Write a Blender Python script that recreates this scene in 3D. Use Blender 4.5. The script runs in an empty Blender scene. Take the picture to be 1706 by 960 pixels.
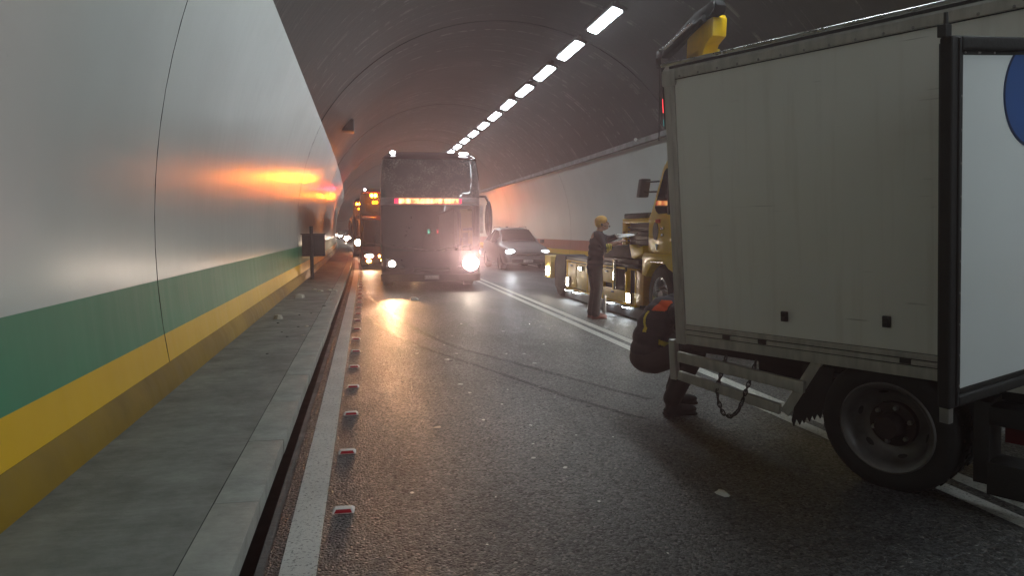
import bpy, bmesh, math, random
from mathutils import Vector, Matrix
random.seed(7)
S = bpy.context.scene
COL = S.collection
R_ = math.radians

# ------------------------------------------------------------------ camera
cd = bpy.data.cameras.new('camera'); cam = bpy.data.objects.new('camera', cd); COL.objects.link(cam)
cd.sensor_width = 36; cd.lens = 36 * 1200 / 1706; cd.clip_end = 2000; cd.clip_start = .05
cam.location = (0, 0, 1.5)
cam.rotation_euler = (R_(90 - 4.5265), 0, R_(-11.504))
S.camera = cam
# ------------------------------------------------------------------ world, exposure, sampling
w = bpy.data.worlds.new('World'); S.world = w; w.use_nodes = True
w.node_tree.nodes['Background'].inputs[0].default_value = (.30, .33, .38, 1)
w.node_tree.nodes['Background'].inputs[1].default_value = .02
S.view_settings.view_transform = 'Standard'; S.view_settings.look = 'None'
S.view_settings.exposure = .2; S.view_settings.gamma = 1
try: S.view_settings.use_curve_mapping = False
except Exception: pass
S.render.engine = 'CYCLES'
cy = S.cycles
cy.max_bounces = 8; cy.diffuse_bounces = 4; cy.glossy_bounces = 4; cy.transmission_bounces = 4; cy.volume_bounces = 0
cy.sample_clamp_indirect = 3; cy.sample_clamp_direct = 0
cy.use_denoising = True
try: cy.denoiser = 'OPENIMAGEDENOISE'
except Exception: pass
LAMP_L = 34.0        # radiance of the tunnel lamps
HAZE = .0026

# ------------------------------------------------------------------ materials
def _mat(name):
    m = bpy.data.materials.new(name); m.use_nodes = True
    nt = m.node_tree; b = nt.nodes['Principled BSDF']
    return m, nt, b
def N(nt, t, **kw):
    n = nt.nodes.new(t)
    for k, v in kw.items():
        if k in n.inputs: n.inputs[k].default_value = v
        else: setattr(n, k, v)
    return n
def L(nt, a, b): nt.links.new(a, b)
def coords(nt, sc=(1, 1, 1)):
    t = N(nt, 'ShaderNodeTexCoord'); m = N(nt, 'ShaderNodeMapping'); m.inputs['Scale'].default_value = sc
    L(nt, t.outputs['Object'], m.inputs['Vector']); return m.outputs['Vector']
def noise(nt, vec, scale, detail=4, rough=.55):
    n = N(nt, 'ShaderNodeTexNoise'); n.inputs['Scale'].default_value = scale; n.inputs['Detail'].default_value = detail
    n.inputs['Roughness'].default_value = rough; L(nt, vec, n.inputs['Vector']); return n.outputs['Fac']
def ramp(nt, fac, p0, c0, p1, c1):
    r = N(nt, 'ShaderNodeValToRGB'); e = r.color_ramp.elements
    e[0].position = p0; e[0].color = (*c0, 1); e[1].position = p1; e[1].color = (*c1, 1)
    L(nt, fac, r.inputs[0]); return r.outputs[0]
def rng(nt, fac, a, b, c, d):
    r = N(nt, 'ShaderNodeMapRange'); L(nt, fac, r.inputs[0])
    for i, v in enumerate((a, b, c, d)): r.inputs[i + 1].default_value = v
    return r.outputs[0]
def mixc(nt, fac, a, b, mode='MIX'):
    m = N(nt, 'ShaderNodeMix', data_type='RGBA', blend_type=mode)
    if hasattr(fac, 'node'): L(nt, fac, m.inputs[0])
    else: m.inputs[0].default_value = fac
    for s, v in ((6, a), (7, b)):
        if hasattr(v, 'node'): L(nt, v, m.inputs[s])
        else: m.inputs[s].default_value = (*v, 1)
    return m.outputs[2]
def bump(nt, b, h, strength, dist, prev=None):
    n = N(nt, 'ShaderNodeBump'); n.inputs['Strength'].default_value = strength; n.inputs['Distance'].default_value = dist
    L(nt, h, n.inputs['Height'])
    if prev is not None: L(nt, prev, n.inputs['Normal'])
    L(nt, n.outputs[0], b.inputs['Normal']); return n.outputs[0]
def mat(name, col, rough=.5, metal=0., var=.18, scale=6., bmp=0., bscale=80., spec=.5, sc=(1, 1, 1), coat=0.):
    m, nt, b = _mat(name); v = coords(nt, sc); f = noise(nt, v, scale, 6, .6)
    c0 = tuple(max(0, c * (1 - var)) for c in col); c1 = tuple(min(1, c * (1 + var)) for c in col)
    L(nt, ramp(nt, f, .3, c0, .7, c1), b.inputs['Base Color'])
    L(nt, rng(nt, f, .3, .7, max(.02, rough * .85), min(1, rough * 1.15)), b.inputs['Roughness'])
    b.inputs['Metallic'].default_value = metal; b.inputs['Specular IOR Level'].default_value = spec
    b.inputs['Coat Weight'].default_value = coat; b.inputs['Coat Roughness'].default_value = .08
    if bmp: bump(nt, b, noise(nt, v, bscale, 3), bmp, .01)
    return m
def emis(name, col, strength, base=(.8, .8, .8)):
    m, nt, b = _mat(name)
    b.inputs['Base Color'].default_value = (*base, 1)
    b.inputs['Emission Color'].default_value = (*col, 1); b.inputs['Emission Strength'].default_value = strength
    return m

def wall_paint(name, col, dirt, amount, rough=.26):
    m, nt, b = _mat(name)
    v = coords(nt); vs = coords(nt, (1, 2.2, .12)); vl = coords(nt, (1, .12, 2.0))
    big = noise(nt, v, .5, 5, .6); streak = noise(nt, vs, 3.2, 6, .65); spots = noise(nt, v, 9., 8, .7)
    c = mixc(nt, rng(nt, big, .35, .75, 0, amount), col, dirt)
    c = mixc(nt, rng(nt, streak, .62, .9, 0, amount * .3), c, dirt)
    c = mixc(nt, rng(nt, spots, .68, .74, 0, .5), c, tuple(x * .55 for x in col))
    L(nt, c, b.inputs['Base Color'])
    L(nt, rng(nt, streak, .3, .7, rough * .9, rough * 1.15), b.inputs['Roughness'])
    rip = noise(nt, coords(nt, (1, 7., .35)), 1.6, 2, .5)
    wav = noise(nt, coords(nt, (1, .5, 1.0)), 1.3, 2, .5)
    n1 = bump(nt, b, wav, .15, .02)
    n2 = bump(nt, b, rip, .14, .005, n1)
    bump(nt, b, noise(nt, v, 70, 2), .12, .002, n2)
    return m

def asphalt_mat(name, tint=1.0):
    m, nt, b = _mat(name)
    v = coords(nt)
    vo = N(nt, 'ShaderNodeTexVoronoi'); vo.inputs['Scale'].default_value = 68; L(nt, v, vo.inputs['Vector'])
    vo2 = N(nt, 'ShaderNodeTexVoronoi'); vo2.inputs['Scale'].default_value = 140; L(nt, v, vo2.inputs['Vector'])
    cell = N(nt, 'ShaderNodeSeparateColor'); L(nt, vo.outputs['Color'], cell.inputs[0])
    big = noise(nt, coords(nt, (1, .35, 1)), .9, 5, .6)
    tracks = noise(nt, coords(nt, (1.4, .03, 1)), 1.6, 3, .5)
    base = ramp(nt, cell.outputs[0], .1, tuple(x * tint for x in (.005, .005, .0052)), 1., tuple(x * tint for x in (.115, .116, .119)))
    c = mixc(nt, rng(nt, big, .35, .7, .0, .55), base, (.022, .021, .021))
    stones = rng(nt, cell.outputs[1], .955, .97, 0, .5)
    c = mixc(nt, stones, c, (.24, .22, .20))
    L(nt, c, b.inputs['Base Color'])
    r = N(nt, 'ShaderNodeMath', operation='ADD'); L(nt, rng(nt, big, .3, .7, .40, .60), r.inputs[0]); L(nt, rng(nt, cell.outputs[2], 0, 1, -.16, .14), r.inputs[1])
    L(nt, r.outputs[0], b.inputs['Roughness'])
    b.inputs['Specular IOR Level'].default_value = .55
    h = N(nt, 'ShaderNodeMath', operation='ADD'); L(nt, rng(nt, vo.outputs['Distance'], 0, .7, 1, 0), h.inputs[0]); L(nt, rng(nt, vo2.outputs['Distance'], 0, .7, .4, 0), h.inputs[1])
    h2 = N(nt, 'ShaderNodeMath', operation='ADD'); L(nt, h.outputs[0], h2.inputs[0]); L(nt, rng(nt, cell.outputs[2], 0, 1, 0, .8), h2.inputs[1])
    n1 = bump(nt, b, tracks, .25, .01)
    bump(nt, b, h2.outputs[0], .9 if tint > .5 else .35, .0062, n1)
    return m

def road_paint(name, col):
    m, nt, b = _mat(name)
    v = coords(nt); f = noise(nt, v, 55, 8, .75); g = noise(nt, v, 2.2, 5, .6)
    c = mixc(nt, rng(nt, g, .3, .75, .0, .5), col, tuple(x * .55 for x in col))
    c = mixc(nt, rng(nt, f, .535, .62, 0, .85), c, (.05, .048, .045))
    L(nt, c, b.inputs['Base Color']); b.inputs['Roughness'].default_value = .55
    bump(nt, b, noise(nt, v, 110, 3), .5, .003)
    return m

def concrete_mat(name, col, brush=True):
    m, nt, b = _mat(name)
    v = coords(nt); vb = coords(nt, (.8, 3.4, 1))
    g = noise(nt, v, 2.6, 8, .7); br = noise(nt, vb, 3.2, 7, .65); sp = noise(nt, v, 24, 8, .7)
    c = mixc(nt, rng(nt, g, .36, .66, 0, .8), col, tuple(x * .5 for x in col))
    if brush: c = mixc(nt, rng(nt, br, .45, .74, 0, .5), c, tuple(x * .5 for x in col))
    c = mixc(nt, rng(nt, sp, .66, .74, 0, .7), c, tuple(x * .3 for x in col))
    L(nt, c, b.inputs['Base Color']); L(nt, rng(nt, g, .3, .7, .42, .7), b.inputs['Roughness'])
    n1 = bump(nt, b, br, .4, .012); bump(nt, b, sp, .5, .008, n1)
    return m

def ceiling_mat():
    m, nt, b = _mat('dark tunnel roof concrete')
    v = coords(nt); big = noise(nt, v, .35, 5, .6)
    rings = noise(nt, coords(nt, (.05, 5.2, .05)), 1.0, 5, .75); brk = noise(nt, v, .9, 3, .5)
    dash = noise(nt, coords(nt, (2.2, .8, 2.2)), 1.4, 4, .7)
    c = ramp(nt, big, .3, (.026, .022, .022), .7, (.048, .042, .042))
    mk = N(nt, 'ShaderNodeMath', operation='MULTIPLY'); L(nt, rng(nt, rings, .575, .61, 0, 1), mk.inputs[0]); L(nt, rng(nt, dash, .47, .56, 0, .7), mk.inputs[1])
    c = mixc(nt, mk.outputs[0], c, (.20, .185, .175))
    L(nt, c, b.inputs['Base Color']); b.inputs['Roughness'].default_value = .55
    n1 = bump(nt, b, rings, .4, .03); bump(nt, b, noise(nt, v, 16, 5), .25, .01, n1)
    return m

M = {}
M['wall_white'] = wall_paint('white gloss tunnel paint', (.58, .605, .575), (.40, .395, .365), .30, .235)
M['wall_green'] = wall_paint('green tunnel paint', (.055, .27, .15), (.05, .15, .09), .5, .45)
M['wall_yellow'] = wall_paint('yellow tunnel paint', (.80, .47, .008), (.56, .31, .015), .5, .45)
M['wall_red'] = wall_paint('red tunnel paint', (.24, .045, .035), (.18, .05, .04), .5, .34)
M['skirt'] = wall_paint('dirty ochre skirting paint', (.30, .185, .012), (.09, .06, .02), .9, .55)
for k_ in ('skirt', 'wall_yellow', 'wall_green'):
    M[k_].node_tree.nodes['Principled BSDF'].inputs['Specular IOR Level'].default_value = .12 if k_ == 'skirt' else .28
M['wall_white'].node_tree.nodes['Principled BSDF'].inputs['Specular IOR Level'].default_value = .17
M['dark_gap'] = mat('dark joint filler', (.02, .02, .02), .8)
M['asphalt'] = asphalt_mat('worn damp asphalt')
M['tyre_mark'] = asphalt_mat('asphalt darkened by tyre rubber', .22)
M['tyre_mark'].node_tree.nodes['Principled BSDF'].inputs['Specular IOR Level'].default_value = .15
M['line_white'] = road_paint('worn white road paint', (.60, .60, .56))
M['concrete'] = concrete_mat('brushed walkway concrete', (.23, .24, .22))
M['kerb'] = concrete_mat('pale kerb concrete', (.36, .37, .335), False)
M['gutter'] = concrete_mat('gutter concrete', (.15, .15, .145), False)
M['channel'] = mat('wet dark drain concrete', (.02, .02, .02), .7)  # near-black base colour over the whole channel
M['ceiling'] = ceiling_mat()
M['lamp_housing'] = mat('grey lamp housing', (.12, .12, .13), .5)
M['lamp_light'] = emis('lit tunnel lamp diffuser', (.86, .96, 1.0), LAMP_L)
M['rubber'] = mat('black rubber', (.016, .015, .015), .7, bmp=.2, bscale=60)
M['tyre'] = mat('tyre rubber', (.014, .014, .014), .75, bmp=.3, bscale=30)
M['black'] = mat('black plastic', (.018, .018, .02), .42)
M['blackmetal'] = mat('dark painted steel', (.025, .024, .024), .5, .2)
M['chrome'] = mat('polished alloy', (.62, .62, .64), .22, 1., .08)
M['steel'] = mat('grey steel', (.30, .29, .28), .42, .7)
M['yellow'] = mat('yellow vehicle paint', (.88, .56, .004), .36, var=.08, coat=.1, spec=.35)
M['tan'] = mat('yellow locker paint with lamp glow', (.74, .52, .11), .42, var=.15)  # locker yellow lightened to carry the glow of the work lamps
M['orange_paint'] = mat('amber panel paint', (.60, .28, .01), .35)
M['white_plastic'] = mat('white moulded plastic', (.72, .72, .70), .4)
M['red_reflector'] = mat('red reflector lens', (.32, .012, .02), .22)
M['jib_black'] = mat('matt black jib paint', (.006, .006, .007), .8, spec=.2)
M['frp'] = None

def frp_mat():
    m, nt, b = _mat('off white truck body panel')
    v = coords(nt); g = noise(nt, v, .9, 5, .6); st = noise(nt, coords(nt, (5, 1, .25)), 2.4, 6, .65); h = noise(nt, coords(nt, (.3, 1, 6)), 3, 5, .6); sp = noise(nt, v, 22, 8, .7)
    c = mixc(nt, rng(nt, g, .3, .75, 0, .5), (.86, .86, .80), (.78, .77, .69))
    c = mixc(nt, rng(nt, st, .52, .8, 0, .5), c, (.64, .61, .53))
    c = mixc(nt, rng(nt, h, .6, .8, 0, .35), c, (.70, .68, .60))
    c = mixc(nt, rng(nt, sp, .68, .74, 0, .55), c, (.16, .14, .11))
    sc = noise(nt, coords(nt, (1.1, 1, 46)), 1.3, 3, .5); sm = noise(nt, coords(nt, (.9, 1, 1.6)), 2.1, 3, .5); k = N(nt, 'ShaderNodeMath', operation='MULTIPLY')
    L(nt, rng(nt, sc, .66, .69, 0, 1), k.inputs[0]); L(nt, rng(nt, sm, .54, .60, 0, .55), k.inputs[1])
    c = mixc(nt, k.outputs[0], c, (.20, .18, .15))
    L(nt, c, b.inputs['Base Color']); L(nt, rng(nt, g, .3, .7, .36, .55), b.inputs['Roughness'])
    n1 = bump(nt, b, noise(nt, v, 1.6, 2), .2, .02); bump(nt, b, noise(nt, v, 45, 3), .12, .003, n1)
    return m
M['frp'] = frp_mat()
M['trim'] = mat('grey aluminium trim', (.44, .425, .38), .45, .15, .22, 5, sc=(3, 3, .6))
M['trim_bright'] = mat('bare aluminium edge', (.60, .60, .60), .28, .9)
M['door_white'] = wall_paint('scuffed white door panel', (.78, .82, .82), (.45, .46, .45), .3, .35)
M['blue'] = mat('blue printed disc', (.035, .10, .32), .35, var=.08)
M['blue_dark'] = mat('dark blue outline', (.012, .022, .07), .35)
M['coach_dark'] = mat('dark plum coach paint', (.020, .016, .026), .16, var=.1, coat=.6)
M['coach_maroon'] = mat('dark maroon coach paint', (.075, .014, .016), .2, var=.12, coat=.6)
M['coach_silver'] = mat('silver coach trim', (.22, .21, .22), .32, .3)
M['coach_white'] = mat('white coach paint', (.55, .55, .56), .25, coat=.4)
def glass_mat(name, col, dust):
    m, nt, b = _mat(name)
    v = coords(nt); g = noise(nt, v, 2.6, 6, .65); f = noise(nt, v, 26, 6, .7); a = N(nt, 'ShaderNodeMath', operation='MULTIPLY')
    L(nt, rng(nt, g, .42, .66, 0, 1), a.inputs[0]); L(nt, rng(nt, f, .45, .65, 0, dust), a.inputs[1])
    L(nt, mixc(nt, a.outputs[0], col, (.30, .31, .32)), b.inputs['Base Color'])
    L(nt, rng(nt, a.outputs[0], 0, .6, .0, .3), b.inputs['Roughness']); b.inputs['Specular IOR Level'].default_value = .5
    b.inputs['IOR'].default_value = 1.6
    return m
M['glass'] = glass_mat('dark tinted glass', (.010, .011, .013), .05)
M['glass_dusty'] = glass_mat('rain spotted dark glass', (.075, .08, .085), .8)
M['car_grey'] = mat('dark grey metallic car paint', (.20, .195, .20), .36, 0, .06, coat=.25)
M['car_dark'] = mat('black car paint', (.02, .02, .022), .2, 0, .08, coat=.7)
M['plate'] = mat('white number plate', (.55, .55, .53), .4)
M['plate_ink'] = mat('dark plate lettering', (.05, .05, .06), .5)
M['skin'] = mat('weathered skin', (.42, .24, .165), .5, var=.12, scale=30)
M['navy'] = mat('navy work cloth', (.018, .020, .028), .85, var=.4, scale=9, bmp=1., bscale=11)
M['trousers'] = mat('charcoal work trousers', (.018, .017, .019), .85, var=.4, scale=8, bmp=1., bscale=9)
M['hi_yellow'] = mat('fluorescent yellow tape', (.62, .50, .03), .5)
M['hi_orange'] = mat('fluorescent orange cloth', (.75, .10, .02), .7)
M['cap'] = mat('yellow knitted cap', (.70, .40, .10), .8, bmp=.5, bscale=90)
M['leather'] = mat('red brown leather', (.09, .022, .015), .5)
M['glove'] = mat('white cotton glove', (.66, .64, .60), .9)
M['eye'] = mat('dark eye', (.02, .015, .012), .3)
M['hair'] = mat('black hair', (.012, .011, .011), .6)
M['cabinet'] = mat('grey metal cabinet', (.07, .068, .07), .5, .3)
M['chip'] = mat('broken pale plastic', (.60, .61, .57), .45)
M['chip_grey'] = mat('grey grit lump', (.17, .16, .14), .8, bmp=.5, bscale=30)
M['chip_dark'] = mat('dark plastic shard', (.02, .02, .02), .5)
M['chip_tan'] = mat('pale plaster lump', (.50, .46, .38), .8, bmp=.5, bscale=30)
M['amber'] = emis('lit amber lamp', (1., .21, .002), 520)
M['beacon'] = emis('lit amber beacon', (1., .30, .02), 90)
M['amber_soft'] = emis('lit amber marker', (1., .42, .06), 60)
M['red_lit'] = emis('lit red lamp', (1., .02, .05), 360)
M['red_soft'] = emis('dim lit red lamp', (1., .05, .06), 3.0, (.3, .02, .02))
M['head_lit'] = emis('lit headlamp', (1., .82, .66), 60)
M['head_cool'] = emis('lit cool headlamp', (.86, .94, 1.), 40)
M['head_mild'] = emis('lit mild headlamp', (1., .78, .52), 28)
M['head_dim'] = emis('faint daytime running lamp', (.9, .95, 1.), 1.2)
M['work_lit'] = emis('lit white work lamp', (1., .93, .75), 45)
M['work_under'] = emis('lit cool deck lamp', (.85, .96, 1.), 60)
M['marker_white'] = emis('lit white marker', (.95, .97, 1.), 14)
M['teal_soft'] = emis('dim teal lamp', (.05, .5, .5), .6, (.05, .3, .3))
M['green_sign'] = emis('lit green signal', (.05, 1., .65), 45)
M['red_sign'] = emis('lit red signal', (1., .04, .05), 45)
def led_mat():
    m, nt, b = _mat('scrolling amber display')
    v = coords(nt); wv = noise(nt, coords(nt, (5.2, 1, 2)), 1.1, 3, .6)
    b.inputs['Base Color'].default_value = (.05, .01, .01, 1)
    L(nt, ramp(nt, wv, .36, (.95, .10, .05), .60, (1., .50, .16)), b.inputs['Emission Color'])
    L(nt, rng(nt, wv, .34, .62, 1.6, 5.0), b.inputs['Emission Strength'])
    return m
M['led'] = led_mat()
M['led_red'] = emis('red display edge', (1., .03, .10), 1.6, (.2, .02, .03))

# ------------------------------------------------------------------ mesh helpers
class G:
    def __init__(s, off=(0, 0, 0)): s.bm = bmesh.new(); s.off = Vector(off)
    def _new(s, vs, fs):
        v = [s.bm.verts.new(Vector(p) - s.off) for p in vs]
        out = []
        for f in fs:
            try: out.append(s.bm.faces.new([v[i] for i in f]))
            except ValueError: pass
        return v, out
    def box(s, x0, x1, y0, y1, z0, z1, bev=0, seg=2):
        vs = [(x, y, z) for z in (z0, z1) for y in (y0, y1) for x in (x0, x1)]
        v, f = s._new(vs, [(0, 2, 3, 1), (4, 5, 7, 6), (0, 1, 5, 4), (2, 6, 7, 3), (0, 4, 6, 2), (1, 3, 7, 5)])
        if bev:
            es = list({e for fc in f for e in fc.edges})
            bmesh.ops.bevel(s.bm, geom=es, offset=bev, segments=seg, affect='EDGES', profile=.6)
        return s
    def mbox(s, mtx, sx, sy, sz, bev=0):
        n0 = len(s.bm.verts); vs = [mtx @ Vector((x * sx / 2, y * sy / 2, z * sz / 2)) for z in (-1, 1) for y in (-1, 1) for x in (-1, 1)]
        v, f = s._new(vs, [(0, 2, 3, 1), (4, 5, 7, 6), (0, 1, 5, 4), (2, 6, 7, 3), (0, 4, 6, 2), (1, 3, 7, 5)])
        if bev: bmesh.ops.bevel(s.bm, geom=list({e for fc in f for e in fc.edges}), offset=bev, segments=2, affect='EDGES', profile=.6)
        return s
    def prism(s, poly, axis, a0, a1, bev=0):
        # poly in the two other axes, in cyclic order x:(y,z) y:(x,z) z:(x,y)
        def P(u, v, a): return {'x': (a, u, v), 'y': (u, a, v), 'z': (u, v, a)}[axis]
        n = len(poly); vs = [P(u, v, a0) for u, v in poly] + [P(u, v, a1) for u, v in poly]
        fs = [tuple(range(n)), tuple(range(2 * n - 1, n - 1, -1))] + [(i, n + i, n + (i + 1) % n, (i + 1) % n) for i in range(n)]
        v, f = s._new(vs, fs)
        bmesh.ops.recalc_face_normals(s.bm, faces=f)
        if bev: bmesh.ops.bevel(s.bm, geom=list({e for fc in f for e in fc.edges}), offset=bev, segments=2, affect='EDGES', profile=.6)
        return s
    def tube(s, pts, r, seg=8, cap=True):
        pts = [Vector(p) for p in pts]; rs = r if isinstance(r, (list, tuple)) else [r] * len(pts)
        rings = []; up = None
        for i, p in enumerate(pts):
            t = (pts[min(i + 1, len(pts) - 1)] - pts[max(i - 1, 0)]).normalized()
            if up is None: up = t.orthogonal().normalized()
            up = (up - t * up.dot(t)).normalized(); b = t.cross(up)
            rings.append([p + (up * math.cos(a) + b * math.sin(a)) * rs[i] for a in [2 * math.pi * k / seg for k in range(seg)]])
        vs = [q for rg in rings for q in rg]; fs = []
        for i in range(len(pts) - 1):
            for k in range(seg): fs.append((i * seg + k, i * seg + (k + 1) % seg, (i + 1) * seg + (k + 1) % seg, (i + 1) * seg + k))
        if cap: fs += [tuple(range(seg - 1, -1, -1)), tuple(range((len(pts) - 1) * seg, len(pts) * seg))]
        s._new(vs, fs); return s
    def lathe(s, prof, c, axis='x', seg=32, closed=True, a0=0, a1=2 * math.pi):
        # prof: (radius, height along axis)
        c = Vector(c); full = abs(a1 - a0 - 2 * math.pi) < 1e-6; ns = seg if full else seg + 1; vs = []
        for r, h in prof:
            for k in range(ns):
                a = a0 + (a1 - a0) * k / seg; u, v = r * math.cos(a), r * math.sin(a)
                vs.append(c + Vector({'x': (h, u, v), 'y': (u, h, v), 'z': (u, v, h)}[axis]))
        fs = []
        for i in range(len(prof) - 1):
            for k in range(seg):
                k2 = (k + 1) % ns; fs.append((i * ns + k, i * ns + k2, (i + 1) * ns + k2, (i + 1) * ns + k))
        if closed and full: fs += [tuple(range(ns)), tuple(range((len(prof) - 1) * ns, len(prof) * ns))]
        v, f = s._new(vs, fs); bmesh.ops.recalc_face_normals(s.bm, faces=f); return s
    def ell(s, c, r, seg=16, rings=10, rot=None):
        r = (r, r, r) if not isinstance(r, (tuple, list)) else r
        m = Matrix.Translation(Vector(c) - s.off) @ (rot.to_4x4() if rot else Matrix.Identity(4)) @ Matrix.Diagonal((*r, 1))
        bmesh.ops.create_uvsphere(s.bm, u_segments=seg, v_segments=rings, radius=1, matrix=m); return s
    def grid(s, rows, close=False):
        n = len(rows[0]); vs = [p for r in rows for p in r]; fs = []
        for i in range(len(rows) - 1):
            for k in range(n - (0 if close else 1)):
                k2 = (k + 1) % n; fs.append((i * n + k, i * n + k2, (i + 1) * n + k2, (i + 1) * n + k))
        s._new(vs, fs); return s
    def poly(s, pts): s._new(pts, [tuple(range(len(pts)))]); return s
    def out(s, name, m, parent=None, ang=35, recalc=False, thick=0):
        if recalc: bmesh.ops.recalc_face_normals(s.bm, faces=s.bm.faces)
        me = bpy.data.meshes.new(name); s.bm.to_mesh(me); s.bm.free()
        me.materials.append(m)
        for p in me.polygons: p.use_smooth = True
        try: me.set_sharp_from_angle(angle=R_(ang))
        except Exception: pass
        o = bpy.data.objects.new(name, me); COL.objects.link(o)
        if parent is not None: o.parent = parent
        return o
def tag(o, label=None, cat=None, group=None, kind=None):
    for k, v in (('label', label), ('category', cat), ('group', group), ('kind', kind)):
        if v: o[k] = v
    return o
def thing(name, loc, label, cat, group=None, rotz=0):
    o = bpy.data.objects.new(name, None); COL.objects.link(o); o.location = loc; o.rotation_euler = (0, 0, rotz)
    o.empty_display_size = .2
    return tag(o, label, cat, group)
def dup(root, loc, rotz=None, label=None, group=None):
    r = root.copy(); COL.objects.link(r); r.location = loc
    if rotz is not None: r.rotation_euler = (0, 0, rotz)
    if label: r['label'] = label
    if group: r['group'] = group
    for ch in list(root.children):
        c = ch.copy(); COL.objects.link(c); c.parent = r
        for g in list(ch.children):
            d = g.copy(); COL.objects.link(d); d.parent = c
    return r
def spot(name, parent, loc, aim, power, col, angle, blend=.3, size=.08):
    ld = bpy.data.lights.new(name, 'SPOT'); ld.energy = power; ld.color = col; ld.spot_size = R_(angle); ld.spot_blend = blend; ld.shadow_soft_size = size
    o = bpy.data.objects.new(name, ld); COL.objects.link(o)
    o.location = loc; d = (Vector(aim) - Vector(loc)).normalized(); o.rotation_euler = d.to_track_quat('-Z', 'Y').to_euler()
    if parent is not None: o.parent = parent
    return o

# ------------------------------------------------------------------ the tunnel
def cx(y): return -(y - 20) ** 2 / 2272 if y > 20 else 0.
Y0, Y1 = -165, 236
def wx(z, side):
    q = math.sqrt(max(0, 36 - (z - 1.4) ** 2))
    return 4.4 - q if side < 0 else 2.76 + q
def ysteps(a, b, st=3.0):
    n = max(1, int(math.ceil((b - a) / st))); return [a + (b - a) * i / n for i in range(n + 1)]
def zsteps(a, b, n): return [a + (b - a) * i / n for i in range(n + 1)]
# road
def sheet(name, xa, xb, z, m, ya=Y0, yb=Y1, nx=1, st=3.0, fn=None):
    g = G(); rows = []
    for y in ysteps(ya, yb, st):
        rows.append([(xa + (xb - xa) * i / nx + cx(y), y, z) for i in range(nx + 1)])
    g.grid(rows); return g.out(name, m, fn)
road = tag(sheet('road', -.456, 7.62, 0, M['asphalt'], nx=4), 'dark damp asphalt tunnel road with two lanes', None, None, 'structure')
gut = tag(sheet('gutter', -.500, -.456, -.006, M['gutter']), 'narrow concrete gutter beside the kerb', None, None, 'structure')
lines = [('edge_line', -.392, -.232, Y0, Y1), ('centre_line', 3.235, 3.36, Y0, Y1), ('centre_line', 3.455, 3.58, Y0, Y1), ('edge_line', 7.1, 7.25, Y0, Y1)]
lab = ['wide white edge line beside the left gutter', 'left white line of the double centre line', 'right white line of the double centre line', 'white edge line beside the right walkway']
for (nm, a, b, ya, yb), lb in zip(lines, lab): tag(sheet(nm, a, b, .004, M['line_white'], ya, yb), lb, None, None, 'structure')
# drainage channel: open slot under the kerb lip
g = G(); rows = []
for y in ysteps(Y0, Y1, 3):
    c = cx(y); rows.append([(-.500 + c, y, -.006), (-.500 + c, y, -.25), (-.70 + c, y, -.25), (-.70 + c, y, .20)])
g.grid(rows); tag(g.out('drain_channel', M['channel'], ang=30), 'black open drain slot under the kerb', None, None, 'structure')
# walkway
WALK = .28
def walk(name, x0, x1, lb):
    g = G(); rows = []
    for y in ysteps(Y0, Y1, 3):
        c = cx(y); rows.append([(x0 + c, y, WALK), (x1 + c, y, WALK)])
    g.grid(rows); o = g.out(name, M['concrete']); return tag(o, lb, None, None, 'structure')
wk = walk('walkway', -1.46, -.686, 'raised grey concrete walkway along the left wall')
g = G(); rows = []
for y in ysteps(Y0, Y1, 3):
    c = cx(y); rows.append([(7.62 + c, y, -.002), (7.62 + c, y, WALK), (8.62 + c, y, WALK)])
g.grid(rows); tag(g.out('walkway', M['concrete'], ang=20), 'raised concrete walkway along the right wall', None, None, 'structure')
kerb_me = None
for i in range(62):
    y = -2.0 + i * .98 + .44; c = cx(y)
    if kerb_me is None or i < 14:
        g = G(); j = random.uniform(-.004, .004)
        g.box(-.684 , -.484 + j, .002, .978, .195, WALK + .001 + random.uniform(-.001, .001), .005); o = g.out('kerb_stone', M['kerb'], wk, ang=40); kerb_me = kerb_me or o.data
    else:
        o = bpy.data.objects.new('kerb_stone', kerb_me); COL.objects.link(o); o.parent = wk
    o.location = (c, y, 0); o.rotation_euler = (0, 0, (math.atan2(-(y - 20) / 1136, 1) * -1) if y > 20 else 0)
g = G(); rows = []
for y in [Y0, -30, -1.6]: rows.append([(-.484, y, .195), (-.484, y, WALK), (-.684, y, WALK)])
g.grid(rows)
rows = []
for y in ysteps(59.2, Y1, 3): rows.append([(-.484 + cx(y), y, .195), (-.484 + cx(y), y, WALK), (-.684 + cx(y), y, WALK)])
g.grid(rows); g.out('kerb_run', M['kerb'], wk, ang=20)
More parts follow.
